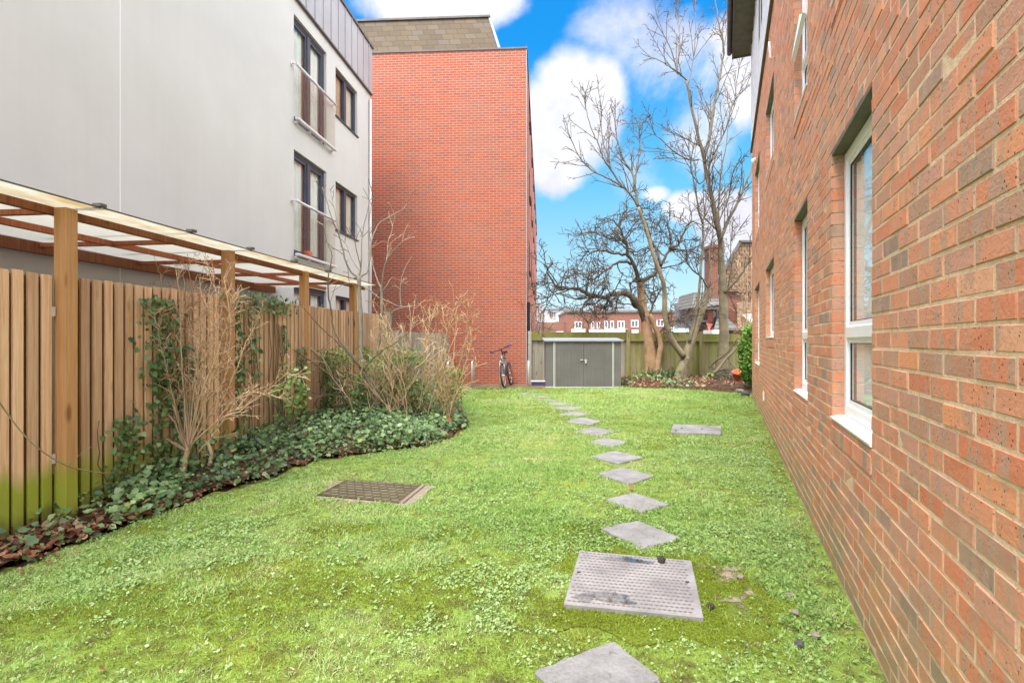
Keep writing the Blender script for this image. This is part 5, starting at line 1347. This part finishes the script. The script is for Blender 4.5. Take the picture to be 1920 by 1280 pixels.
for k, pts in enumerate(ts):
    q = limb(tk, pl(Y+0.02*rs.uniform(-1,1), pts, rs.uniform(-0.35,0.55)), 0.0072, 0.0032, 6, 5, 0.006, rs)
    sprout(cr, q, [dict(n=14,L=(0.10,0.34),ang=(30,65),wig=0.16,up=0.22,rmin=0.0025,rmax=0.0042,steps=4,start=0.2,k=4), dict(n=12,L=(0.03,0.12),ang=(35,70),wig=0.15,rmin=0.0026,rmax=0.0036,steps=2,k=3)], rs, buds)
    buds.append((q[-1][0], Vector((0,0,1))))
bd = MB()
for p, d in buds:
    for k in range(2): e = p+Vector((rs.uniform(-.006,.006),rs.uniform(-.006,.006),rs.uniform(-.004,.008))); bd.tube([e-d*0.006, e, e+d*0.008], [0.002,0.0048,0.001], 4, 0.5, 0, False)
tk.build('stem', M['twig'], S1, tuple(S1.location)); cr.build('crown', M['twig'], S1, tuple(S1.location)); bd.build('bud', M['bud'], S1, tuple(S1.location))['kind'] = 'stuff'
# arching bramble at the far left
mb = MB(); limb(mb, [P(-20,720,3.2), P(10,770,3.4), P(60,830,3.6), P(120,870,3.9), P(180,885,4.25), P(240,888,4.6), P(280,902,4.9)], 0.006, 0.0035, 6, 5)
q = P(130,872,3.95); limb(mb, [q, q+Vector((0.05,0.05,0.08)), q+Vector((0.09,0.1,0.12))], 0.003, 0.002, 4)
o = mb.build('bramble_stem', M['palestem'], None, (-3.1,4.6,0.1)); o.location = (-3.1,4.6,0.1); tag(o, 'long thin pale stem arching low across the fence foot', 'stem')

# 2: sapling with grey bark, cropped head
rs = random.Random(12); Y = 8.3
b = P(676,785,Y); S2 = empty('lichen_barked_sapling', (b.x,b.y,b.z), 0, 'slim pale grey sapling whose stem splits into curved branches before the white block', 'sapling')
tk = MB(); cr = MB(); A = []
def s2(pts, r0, r1, dY=0.0, n=7, off=0.0): q = limb(tk, pl(Y+off, pts, dY), r0, r1, n, 4, 0.006, rs); A.append(q); return q
s2([(674,790),(677,740),(679,690),(677,640),(676,590),(674,550),(673,518)], 0.040, 0.030, 0, 9)
s2([(673,520),(660,512),(648,490),(641,462),(634,435),(624,415),(615,385),(604,350)], 0.018, 0.005, -0.3)
s2([(673,520),(686,512),(692,498),(694,470),(699,445),(710,420),(733,405),(756,392),(766,378)], 0.018, 0.005, 0.3)
s2([(674,518),(678,490),(678,460),(682,425),(690,392),(692,370)], 0.014, 0.004, 0.1)
s2([(676,510),(662,490),(653,470),(645,445)], 0.011, 0.004, 0.4)
s2([(676,500),(668,465),(660,440),(655,425)], 0.009, 0.004, -0.3)
s2([(640,462),(633,420),(622,370),(618,355)], 0.008, 0.003, 0.2)
s2([(692,498),(697,465),(692,430),(695,390),(700,365)], 0.009, 0.003, -0.2)
s2([(677,538),(660,530),(640,535),(622,548)], 0.010, 0.004, -0.3)
s2([(680,535),(700,550),(712,560)], 0.012, 0.010, 0.0)
sp2 = [dict(n=3.5,L=(0.15,0.5),ang=(25,60),wig=0.2,up=0.25,rmin=0.0038,rmax=0.007,steps=4,start=0.3,k=4), dict(n=5,L=(0.04,0.15),ang=(30,70),wig=0.2,rmin=0.0035,rmax=0.0045,steps=2,k=3)]
for q in A[1:]: sprout(cr, q, sp2, rs)
tk.build('trunk', M['sapling'], S2, tuple(S2.location)); cr.build('crown', M['sapdark'], S2, tuple(S2.location))
# 3: second sapling
rs = random.Random(13); Y = 9.0; b = P(702,760,Y); S3 = empty('forked_sapling', (b.x,b.y,b.z), 0, 'thin forked sapling with pale upper branches in front of the red gable', 'sapling')
tk = MB(); cr = MB(); A = []
s2([(698,765),(704,700),(710,640),(715,590),(716,555),(714,535)], 0.028, 0.020, 0, 8)
s2([(714,540),(706,520),(700,500),(698,485),(694,465)], 0.014, 0.005, 0.2)
s2([(716,545),(718,515),(722,495),(731,478),(742,465),(760,448),(780,432)], 0.013, 0.004, -0.2)
s2([(716,548),(728,530),(733,522),(736,520)], 0.008, 0.003, 0.2)
s2([(718,512),(726,480),(728,455),(735,430),(742,400)], 0.008, 0.003, 0.5)
s2([(716,560),(735,568),(752,575),(766,572),(776,568)], 0.010, 0.004, -0.3)
s2([(752,575),(750,550),(752,525),(760,500),(772,480)], 0.010, 0.004, 0.2)
s2([(710,650),(725,610),(735,585),(752,577)], 0.012, 0.008, 0.1)
for q in A[1:]: sprout(cr, q, sp2, rs)
tk.build('trunk', M['sapling'], S3, tuple(S3.location)); cr.build('crown', M['twig'], S3, tuple(S3.location))
# 4: dark leaning stem with thin whips
rs = random.Random(14); Y = 7.7; b = P(706,745,Y); S4 = empty('leaning_sapling', (b.x,b.y,b.z), 0, 'dark thin stem leaning far left over the bed with bare whips', 'sapling')
tk = MB(); cr = MB(); A = []
s2([(712,752),(694,720),(672,684),(650,655),(632,630),(624,610),(621,580),(616,555),(616,520),(622,480),(614,455),(606,420)], 0.022, 0.005, 0.4, 8)
s2([(676,690),(655,665),(630,640),(600,612),(580,590),(560,565)], 0.010, 0.004, -0.4)
s2([(680,695),(700,672),(720,655),(738,645),(770,620)], 0.009, 0.004, -0.6)
s2([(640,720),(600,690),(565,665),(545,650),(520,620)], 0.008, 0.004, -0.6)
s2([(650,740),(632,700),(624,695),(580,697),(545,700)], 0.007, 0.004, -0.5)
s2([(690,760),(650,745),(610,740),(585,735),(572,720),(568,700)], 0.007, 0.004, -0.4)
s2([(614,785),(595,765),(592,755),(605,742),(640,735)], 0.007, 0.004, -0.5)
s2([(625,700),(600,672),(575,648),(560,640),(545,610)], 0.007, 0.004, 0.2)
for q in A: sprout(cr, q, [dict(n=3,L=(0.12,0.4),ang=(25,65),wig=0.2,up=0.2,rmin=0.0035,rmax=0.006,steps=4,start=0.3,k=4)], rs)
tk.build('trunk', M['sapdark'], S4, tuple(S4.location)); cr.build('crown', M['palestem'], S4, tuple(S4.location))
# 5: dense dry shrub at the bed tip
def twigshrub(name, label, base, Y, n, fan, top, mats, seed, specs, r0=0.008):
    rs = random.Random(seed); b = P(base[0],base[1],Y); S = empty(name, (b.x,b.y,b.z), 0, label, 'shrub'); tk = MB(); cr = MB()
    for k in range(n):
        bx = base[0]+rs.uniform(-1,1)*base[2]; ex = bx+rs.uniform(*fan); ey = rs.uniform(*top); y_ = base[1]+rs.uniform(-8,8)
        d = rs.uniform(-0.6,0.5); m1 = (lerp(bx,ex,0.3)+rs.uniform(-8,8), lerp(y_,ey,0.35)); m2 = (lerp(bx,ex,0.65)+rs.uniform(-8,8), lerp(y_,ey,0.7))
        q = limb(tk, pl(Y+rs.uniform(-0.35,0.35), [(bx,y_),m1,m2,(ex,ey)], d), r0, 0.004, 5, 3, 0.012, rs); sprout(cr, q, specs, rs)
    tk.build('stem', mats[0], S, tuple(S.location)); cr.build('crown', mats[1], S, tuple(S.location)); return S
dry = [dict(n=7,L=(0.15,0.5),ang=(20,60),wig=0.25,up=0.25,rmin=0.0036,rmax=0.006,steps=4,start=0.15,k=4), dict(n=8,L=(0.06,0.22),ang=(25,70),wig=0.25,rmin=0.0034,rmax=0.0045,steps=3,k=3)]
twigshrub('dry_shrub', 'dense dry orange-tan twiggy shrub at the right tip of the bed', (795,800,52), 8.5, 34, (-55,60), (560,680), (M['twig'],M['orangetwig']), 61, dry)
twigshrub('dry_shrub', 'tangle of pale dry stems between the saplings and the orange-tan shrub', (725,790,60), 8.0, 26, (-70,70), (600,710), (M['palestem'],M['twig']), 62, [dry[0]])
# 6: small leaved evergreen shrub mass behind
def leafshrub(name, label, cen, rad, nleaf, size, mat, seed, stemmat, nst=14):
    rs = np.random.RandomState(seed); cen = Vector(cen)
    S = empty(name, (cen.x,cen.y,gz(cen.y)), 0, label, 'shrub'); pos=[]; nr=[]; sc=[]; rd=[]
    cl = [(rs.uniform(-1,1,3)*np.array(rad)*0.9, rs.uniform(0.05,0.17)*(1 if rad[0] > 0.5 else 1.6)) for _ in range(110)]
    while len(pos) < nleaf:
        c, w = cl[rs.randint(len(cl))]; p = c+rs.normal(0,1,3)*w*np.array((0.7,0.7,0.55))
        if (p/np.array(rad)/1.25)@(p/np.array(rad)/1.25) > 1: continue
        z = cen.z+p[2]
        if z < gz(cen.y)+0.03: continue
        pos.append((cen.x+p[0],cen.y+p[1],z)); nr.append(p/np.linalg.norm(p)*0.6+rs.normal(0,0.6,3)+np.array((0,-0.2,0.5))); sc.append(rs.uniform(*size)); rd.append(min(1,max(0,rs.normal(0.45,0.22)+0.25*p[2]/rad[2])))
    scatter('foliage', [leaf6], pos, nr, sc, rd, mat, parent=S, world=tuple(S.location))
    st = MB(); r2 = random.Random(seed)
    for k in range(nst):
        c, w = cl[k]; e = Vector((cen.x+c[0],cen.y+c[1],max(cen.z+c[2],0.3))); s0 = Vector((cen.x+r2.uniform(-.15,.15),cen.y+r2.uniform(-.15,.15),gz(cen.y)))
        limb(st, [s0, s0.lerp(e,0.5)+Vector((r2.uniform(-.1,.1),r2.uniform(-.1,.1),0.05)), e], 0.012, 0.004, 5, 4, 0.01, r2)
    st.build('stem', stemmat, S, tuple(S.location)); return S
c = P(682,708,8.2); leafshrub('evergreen_shrub', 'loose dark green small-leaved evergreen shrub among the saplings', (c.x,c.y,c.z), (0.95,0.42,0.52), 7500, (0.02,0.042), M['shrubleaf'], 71, M['sapdark'])
c = P(775,745,8.7); leafshrub('evergreen_shrub', 'low sparse green shrub under the dry orange-tan twigs', (c.x,c.y,c.z), (0.85,0.6,0.36), 3200, (0.02,0.042), M['shrubleaf'], 72, M['sapdark'])
c = P(852,712,9.6); leafshrub('pale_green_plant', 'small pale green leafy plant beside the first visible cycle stand', (c.x,c.y,c.z), (0.16,0.16,0.26), 160, (0.04,0.09), M['brightleaf'], 75, M['palestem'], 5)
c = P(1400,665,14.6); leafshrub('bright_evergreen_shrub', 'bright green leafy shrub against the end of the right brick wall', (c.x+0.20,c.y,c.z+0.02), (0.33,0.42,0.80), 4600, (0.05,0.10), M['brightleaf'], 73, M['sapdark'])
c = P(545,735,6.6); leafshrub('cotoneaster_sprig', 'sprig of pale broad leaves by the fence above the ivy', (c.x,c.y,c.z), (0.22,0.16,0.34), 150, (0.05,0.09), M['weed'], 74, M['sapdark'], 6)
# strappy plants below the trees
rs = np.random.RandomState(5)
strap = ([(-0.5,0,0),(0.5,0,0),(0.45,0.12,0.5),(-0.45,0.12,0.5),(0.3,0.4,0.85),(-0.3,0.4,0.85),(0,0.8,0.9)], [(0,1,2),(0,2,3),(3,2,4),(3,4,5),(5,4,6)])
for (px, py, nn, lab) in ((1222,714,46,'strap-leaved plant at the foot of the gnarled tree'),(1250,713,34,'strap-leaved plant between the gnarled tree and the twin-stemmed tree'),(1306,708,34,'dark strap-leaved plant right of the twin-stemmed tree'),(1330,703,26,'dark leafy plant left of the tallest tree trunk')):
    g = G(px,py+2); S = np.array([g.x,g.y-0.25,sbz(g.x,g.y-0.25)])
    pos = S[None]+rs.normal(0,1,(nn,3))*np.array((0.16,0.10,0)); nr = rs.normal(0,0.55,(nn,3)); nr[:,2] = 1
    v = ([(x*0.035,y*0.34,z*0.34) for x,y,z in strap[0]], strap[1])
    o = scatter('strap_leaved_plant', [v], pos, nr, rs.uniform(0.6,1.15,nn), np.clip(rs.normal(0.4,0.25,nn),0,1), M['strapleaf'], world=tuple(S)); o.location = tuple(S); tag(o, lab, 'plant', 'plants under the trees')
# brush heap by the tallest tree
rs = random.Random(91); mb = MB(); g = P(1368,706,16.6)
for k in range(60):
    p = g+Vector((rs.uniform(-0.5,0.45),rs.uniform(-0.3,0.3),rs.uniform(-0.12,0.25))); d = Vector((rs.uniform(-1,1),rs.uniform(-0.5,0.5),rs.uniform(-0.3,0.5))).normalized()*rs.uniform(0.2,0.55)
    mb.tube([p-d*0.5, p+Vector((0,0,rs.uniform(0,0.06))), p+d*0.5], [0.014,0.012,0.008], 4, rs.random())
o = mb.build('brushwood_heap', M['sapdark'], None, tuple(g)); o.location = g; tag(o, 'dark heap of cut brushwood between the tallest tree and the orange tub', 'brushwood')
mb = MB(); limb(mb, [P(1338,700,16.4),P(1360,675,16.4),P(1385,648,16.3),P(1392,640,16.3)], 0.045, 0.03, 7, 4, 0.01, rs); limb(mb, [P(1366,672,16.4),P(1380,690,16.2),P(1400,702,16.0)], 0.02, 0.012, 6)
o = mb.build('fallen_branch', M['bark'], None, tuple(g)); o.location = g; tag(o, 'pale broken branch propped across the base of the tallest tree', 'branch')

# orange tub and stones
g = G(1384,722); mb = MB(); n = 16
tub = empty('orange_tub', (g.x,g.y-0.1,sbz(g.x,g.y-0.1)-0.01), 0.5, 'tilted orange plastic tub with a green tag beside the bright shrub', 'tub'); tub.rotation_euler = (R(12),R(-14),0.4)
pr = [(0.13,0.0),(0.20,0.27),(0.215,0.27),(0.215,0.30),(0.195,0.30),(0.125,0.02)]
for (r_, z) in pr:
    for k in range(n): mb.v.append((r_*math.cos(2*math.pi*k/n), r_*math.sin(2*math.pi*k/n), z))
for i in range(len(pr)-1):
    for k in range(n): mb.face((i*n+k, i*n+(k+1) % n, (i+1)*n+(k+1) % n, (i+1)*n+k), 0.5, 0, True)
mb.face(tuple(range((len(pr)-1)*n, len(pr)*n))); mb.build('body', M['orange'], tub)
mb = MB(); mb.prism([(0.03,-0.185,0.12),(0.12,-0.155,0.12),(0.125,-0.165,0.20),(0.03,-0.195,0.20)], (0.0,-0.008,0)); mb.build('tag', M['limegreen'], tub)
g = G(1372,713); clod('white_stone', (g.x,g.y,sbz(g.x,g.y)+0.06), 0.09, M['white'], 'small white lump left of the orange tub', 'stone', 77, 0.7)
g = G(1399,741); clod('dark_stone', (g.x-0.02,g.y,gz(g.y)+0.05), 0.11, M['darkstone'], 'dark stone with pale top at the corner of the right brick wall', 'stone', 78, 0.6)
clod('pale_stone', (g.x-0.10,g.y+0.12,gz(g.y)+0.11), 0.11, M['stone'], 'flat pale stone resting behind the dark stone by the wall corner', 'stone', 79, 0.35)

# ------------------------------------------------------------------ background buildings
def frontbox(mb, px0, px1, py0, py1, Y, dep, r=0.5, m=0):
    a = P(px0,py1,Y); b = P(px1,py0,Y); mb.box(a.x, b.x, Y, Y+dep, a.z, b.z, r, m)
YT = 60.0; a = P(1062,640,YT)
TB = empty('brick_terrace', (0,YT,0), 0, 'long low brick terrace with white windows and blank white shop boards beyond the fence', 'building')
def rel(mb, px0, px1, py0, py1, dy, dep, m=0, Y=YT):
    a = P(px0,py1,Y); b = P(px1,py0,Y); mb.box(a.x, b.x, dy, dy+dep, a.z, b.z, 0.5, m)
mb = MB(); a = P(1062,586,YT); b = P(1420,586,YT); mb.box(a.x,b.x,0,10,0,a.z); a2 = P(1004,604,YT); mb.box(a2.x,a.x-0.002,0.3,10,0,a2.z); mb.build('wall', M['farbrick'], TB)
mb = MB(); rel(mb,1060,1420,582.5,586,-0.15,10.3); mb.build('parapet', M['leadgrey'], TB)
mb = MB(); rel(mb,1120,1190,572,582.4,2,6); rel(mb,1190,1300,579,582.4,1,6); mb.build('roof', M['roofgrey'], TB)
mb = MB(); rel(mb,1118,1131,571,582.4,1.0,0.9); mb.build('chimney', M['chimney'], TB)
for (x0,x1,y0,y1) in ((1077.5,1091,602.5,616),(1108,1114,602.5,616),(1119,1125,602.5,616),(1133,1140,601.5,615.5),(1144,1151,601.5,615.5),(1157.5,1171,601.5,615.5),(1183,1197,600,613.5),(1205,1212,600,613),(1231,1245,599,612),(1268,1282,598.5,611.5)):
    w = MB(); f = 1.6; rel(w,x0,x1,y0,y0+f,-0.06,0.2); rel(w,x0,x1,y1-f,y1,-0.06,0.2); rel(w,x0,x0+f,y0+f,y1-f,-0.06,0.2); rel(w,x1-f,x1,y0+f,y1-f,-0.06,0.2)
    if x1-x0 > 9: rel(w,(x0+x1)/2-0.8,(x0+x1)/2+0.8,y0+f,y1-f,-0.06,0.2)
    o = w.build('window', M['white'], TB); w = MB(); rel(w,x0+f,x1-f,y0+f,y1-f,-0.02,0.1); w.build('pane', M['room'], o)
for (x0,x1,y0,y1,mm) in ((1071,1097,617,624,'white'),(1104,1132,617.5,626,'white'),(1133,1176,616.5,624,'white'),(1184,1196,618,624,'white'),(1257,1290,613,623,'teal'),(1042,1056,621,626,'white')):
    w = MB(); rel(w,x0,x1,y0,y1,-0.25,0.2); w.build('sign_board', M[mm], TB)
YW = 85.0
WB = empty('white_corner_building', (0,YW,0), 0, 'far pale building with teal glass strip left of the brick terrace', 'building')
mb = MB(); rel(mb,1022,1068,580,640,0,10,0,YW); mb.build('wall', M['white'], WB)
mb = MB(); rel(mb,1040,1060,595,603,-0.4,0.3,0,YW); mb.build('teal_panel', M['teal'], WB)
for x in (1030,1034.5,1039): 
    mb = MB(); rel(mb,x,x+2.2,585,594,-0.2,0.1,0,YW); mb.build('window', M['room'], WB)
mb = MB(); rel(mb,1020,1070,578,580,-0.5,10,0,YW); mb.build('roof', M['roofgrey'], WB)
a = P(1011,640,32); mb = MB(); mb.tube([(0,0,0),(0,0,3.5)], [0.075,0.06], 10); mb.tube([(0,0,0.9),(0,0,1.75)], 0.085, 10, 0.5, 1); o = mb.build('lamp_column', [M['white'],M['leadgrey']]); o.location = (a.x,32,0); tag(o, 'thin white column standing beyond the fence near the red gable', 'post')
# tile-roofed house on the right
YH = 27.0; HB = empty('tile_roofed_house', (0,YH,0), 0, 'old house with brown tile gable roof, tall brick chimney and grey porch roof', 'house')
def rp(px, py, dy=0.0): q = P(px,py,YH); return (q.x, dy, q.z)
mb = MB(); rel(mb,1349,1500,545,640,0.6,3,0,YH); rel(mb,1302,1349,560,612,0.3,3,1,YH); rel(mb,1320,1420,615,660,-0.6,1.1,2,YH); mb.build('wall', [M['farbrick'],M['roofgrey'],M['chimney']], HB)
mb = MB(); mb.prism([rp(1340,545,0.4), rp(1393,452,0.4), rp(1470,452,0.4), rp(1500,545,0.4)], (2.9,7,0)); mb.build('gable_roof', M['tiles'], HB)
mb = MB(); mb.prism([rp(1339,549,0.3), rp(1336,545,0.3), rp(1391,448,0.3), rp(1395,452,0.3)], (2.9,7.2,0)); mb.prism([rp(1391,452,0.3), rp(1391,448,0.3), rp(1470,448,0.3), rp(1470,452,0.3)], (2.9,7.2,0)); mb.build('verge', M['coping'], HB)
mb = MB(); rel(mb,1334,1348,462,560,0.1,0.9,0,YH); rel(mb,1332.5,1349.5,458,463.5,0.05,1.0,0,YH); mb.build('chimney', M['chimney'], HB)
mb = MB(); mb.prism([rp(1290,578,-0.5), rp(1312,545,0.8), rp(1352,545,0.8), rp(1356,572,-0.5)], (0,2.5,0)); mb.box(*(lambda a,b:(a[0],b[0]))(rp(1292,0),rp(1352,0)), -0.55, -0.45, rp(0,581)[2], rp(0,577)[2]); mb.build('porch_roof', M['greytiles'], HB)
mb = MB(); rel(mb,1325,1336,580,606,-0.1,0.38,0,YH); mb.build('porch_pier', M['stair'], HB)
mb = MB(); q = [rp(1330,592,-0.35)]
cx, cy = 1336, 588
mb.tube([P(1335,578,YH)-Vector((0,YH+0.15,0)), P(1341,583,YH)-Vector((0,YH+0.15,0)), P(1343,590,YH)-Vector((0,YH+0.15,0)), P(1339,597,YH)-Vector((0,YH+0.15,0))], 0.06, 6); rel(mb,1313,1326,600,604,-0.15,0.3,0,YH); rel(mb,1325,1345,574,580,-0.1,0.3,0,YH); mb.build('timber_bracing', M['coping'], HB)
mb = MB(); mb.poly([rp(1310,622,-1.4), rp(1322,604,-0.1), rp(1338,604,-0.1), rp(1336,606,-0.1)]); mb.build('tile_slope', M['stair'], HB)
mb = MB(); mb.prism([rp(1318,620,-1.5), rp(1349,594,0.2), rp(1362,594,0.2), rp(1362,620,-1.5)], (0,0.03,0.08)); mb.build('lean_to_roof', M['greytiles'], HB)
mb = MB(); mb.prism([rp(1360,619,-1.5), rp(1388,567,0.4), rp(1420,567,0.4), rp(1425,619,-1.5)], (0,0.03,0.08)); mb.build('lower_roof', M['tiles'], HB)
mb = MB(); mb.prism([rp(1384,609,-1.32), rp(1378,592.5,-0.72), rp(1397,592.5,-0.72), rp(1399,609,-1.32)], (0,-0.10,0.06)); o = mb.build('skylight', M['white'], HB)
mb = MB(); mb.prism([rp(1386,607,-1.40), rp(1380.5,594.5,-0.95), rp(1395,594.5,-0.95), rp(1396.5,607,-1.40)], (0,-0.12,0.07)); mb.build('pane', M['teal'] if False else M['balglass'], o)
mb = MB(); rel(mb,1305,1326,620,627,-2.2,1.2,0,YH); o = mb.build('white_awning', M['white'], HB)
# distant tree line and shrubs behind the fence
for i, (px, w, top, YY, lab) in enumerate(((1003,14,560,24,'reddish bare shrub behind the fence next to the red gable'),(1030,16,585,30,'faint bare shrub behind the fence left of the terrace'),(1395,14,470,20.5,'bare twiggy tree behind the fence by the right wall'))):
    rs = random.Random(100+i); b = P(px,640,YY); S = empty('bare_shrub', (b.x,YY,0.05), 0, lab, 'shrub'); tk = MB(); cr = MB()
    for k in range(7):
        e = P(px+rs.uniform(-w,w),top+rs.uniform(0,25),YY+rs.uniform(-.4,.4)); s0 = Vector((b.x+rs.uniform(-.2,.2),YY,0.05)); q = limb(tk, [s0, s0.lerp(e,0.5)+Vector((rs.uniform(-.15,.15),rs.uniform(-.15,.15),0)), e], 0.02, 0.008, 5, 4, 0.03, rs)
        sprout(cr, q, [dict(n=4,L=(0.3,0.8),ang=(20,60),wig=0.25,up=0.2,rmin=0.008,rmax=0.012,steps=4,start=0.3,k=3), dict(n=4,L=(0.1,0.3),ang=(20,60),wig=0.25,rmin=0.007,rmax=0.009,steps=2,k=3)], rs)
    tk.build('stem', M['twig'], S, tuple(S.location)); cr.build('crown', M['twig'], S, tuple(S.location))

# ------------------------------------------------------------------ sky, sun, camera
SUN_EL, SUN_AZ = R(59), R(-30)      # azimuth measured from behind the viewer (-y), negative = to the left
sdir = Vector((math.sin(SUN_AZ)*math.cos(SUN_EL), -math.cos(SUN_AZ)*math.cos(SUN_EL), math.sin(SUN_EL)))
w = bpy.data.worlds.new('World'); bpy.context.scene.world = w; w.use_nodes = True; w.node_tree.nodes.clear(); t = NT(w.node_tree)
sky = t.n('ShaderNodeTexSky', sky_type='NISHITA'); sky.sun_disc = False; sky.sun_elevation = SUN_EL; sky.sun_rotation = math.atan2(sdir.x, sdir.y); sky.ozone_density = 2.0; sky.dust_density = 0.4
d = t.n('ShaderNodeTexCoord').outputs['Generated']
dn = t.n('ShaderNodeVectorMath', {0: d}, operation='NORMALIZE').outputs[0]
s = t.n('ShaderNodeSeparateXYZ', {0: dn}); X, Yd, Z = s.outputs
yc = t.math('MAXIMUM', Yd, 0.12); ax = t.math('DIVIDE', X, yc); az = t.math('DIVIDE', Z, yc)
av = t.n('ShaderNodeCombineXYZ', {0: ax, 1: az, 2: 0.0}).outputs[0]
blobs = [(1080,215,100,135,1.1),(1045,300,75,85,0.95),(1130,170,62,80,0.95),(1020,250,60,120,0.9),(820,0,185,75,1.0),(930,5,70,45,0.8),(1400,140,60,130,1.0),(1385,70,70,60,0.6),(1290,392,62,40,1.1),(1370,420,85,75,1.15),(1230,365,35,20,0.7),(1250,110,130,110,0.44),(1180,50,100,80,0.36),(1330,250,90,90,0.36),(1180,330,70,60,0.30),(700,130,80,90,0.55)]
acc = None
for (px,py,rx,ry,am) in blobs:
    v = t.n('ShaderNodeVectorMath', {0: av, 1: ((px-960)/F,(640-py)/F,0)}, operation='SUBTRACT').outputs[0]
    v = t.n('ShaderNodeVectorMath', {0: v, 1: (F/rx,F/ry,0)}, operation='MULTIPLY').outputs[0]
    ln = t.n('ShaderNodeVectorMath', {0: v}, operation='LENGTH').outputs['Value']
    k = t.math('MULTIPLY', t.math('SUBTRACT', 1.0, t.math('POWER', ln, 2.2)), am)
    acc = k if acc is None else t.math('SMOOTH_MAX', acc, k, 0.18)
acc = t.math('MAXIMUM', acc, -0.62)
n1 = t.noise(t.mapping(dn, scale=(1,1,1.25)), 5.5, 9, 0.62, dist=0.25)
n2 = t.noise(t.mapping(dn, loc=(3,1,4)), 2.2, 8, 0.6)
f1 = t.math('ADD', acc, t.math('MULTIPLY', t.math('SUBTRACT', n1, 0.5), 1.9))
cov = t.n('ShaderNodeMapRange', {'Value': f1, 'From Min': -0.02, 'From Max': 0.75}, interpolation_type='SMOOTHSTEP').outputs[0]
# outside the frame: added broken cloud, far brighter than the visible, for fill light
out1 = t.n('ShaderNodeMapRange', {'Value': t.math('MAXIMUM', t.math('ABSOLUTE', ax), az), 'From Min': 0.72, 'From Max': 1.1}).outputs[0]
gen = t.n('ShaderNodeMapRange', {'Value': n2, 'From Min': 0.36, 'From Max': 0.56}).outputs[0]
cov = t.math('ADD', t.math('MULTIPLY', cov, t.math('SUBTRACT', 1.0, out1)), t.math('MULTIPLY', gen, out1), clamp=True)
hs = t.n('ShaderNodeHueSaturation', {'Color': sky.outputs[0], 'Saturation': SKY_SAT, 'Value': SKY_VAL, 'Hue': SKY_HUE}).outputs[0]
hz = t.ramp(Z, [(0.0,(0.78,0.90,0.95)),(0.10,(0.50,0.80,0.97)),(0.28,(0.15,0.58,0.95)),(0.48,(0.012,0.33,0.88)),(0.75,(0.01,0.24,0.76))])
hz = t.n('ShaderNodeVectorMath', {0: hz, 'Scale': SKY_K}, operation='SCALE').outputs[0]
blue = t.mix(SKY_MIX, hs, hz)
shade = t.math('ADD', 0.92, t.math('MULTIPLY', t.math('SUBTRACT', t.noise(t.mapping(dn, loc=(0.06,-0.1,0.12)), 6, 6, 0.62), 0.5), 0.9))
cw = t.n('ShaderNodeCombineColor', {0: t.math('MULTIPLY', shade, 0.98), 1: t.math('MULTIPLY', shade, 0.99), 2: t.math('ADD', 0.35, t.math('MULTIPLY', shade, 0.68))}).outputs[0]
cg = t.n('ShaderNodeMapRange', {'Value': out1, 'To Min': CLOUDV, 'To Max': CLOUD_FILL}).outputs[0]
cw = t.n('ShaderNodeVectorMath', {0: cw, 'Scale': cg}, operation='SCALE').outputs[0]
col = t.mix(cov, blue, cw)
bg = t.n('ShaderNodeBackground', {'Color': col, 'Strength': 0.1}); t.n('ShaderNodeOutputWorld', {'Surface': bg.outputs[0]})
sl = bpy.data.lights.new('sun', 'SUN'); sl.energy = SUN_E; sl.angle = R(SUN_ANG); sl.color = (1.0,0.95,0.88)
so_ = bpy.data.objects.new('sun', sl); C.objects.link(so_); so_.rotation_euler = sdir.to_track_quat('Z','Y').to_euler(); so_.location = (0,-10,30)
cam = bpy.data.cameras.new('camera'); cam.sensor_width = 36; cam.lens = F/1920*36; cam.clip_end = 2000; cam.clip_start = 0.05
co = bpy.data.objects.new('camera', cam); C.objects.link(co); co.location = (0,0,H); co.rotation_euler = (R(90),0,0)
sc_n = bpy.context.scene; sc_n.camera = co
sc_n.view_settings.view_transform = 'Standard'; sc_n.view_settings.look = 'None'; sc_n.view_settings.exposure = EXPO; sc_n.view_settings.gamma = 1.0; sc_n.view_settings.use_curve_mapping = False
sc_n.cycles.max_bounces = 8; sc_n.cycles.transparent_max_bounces = 12
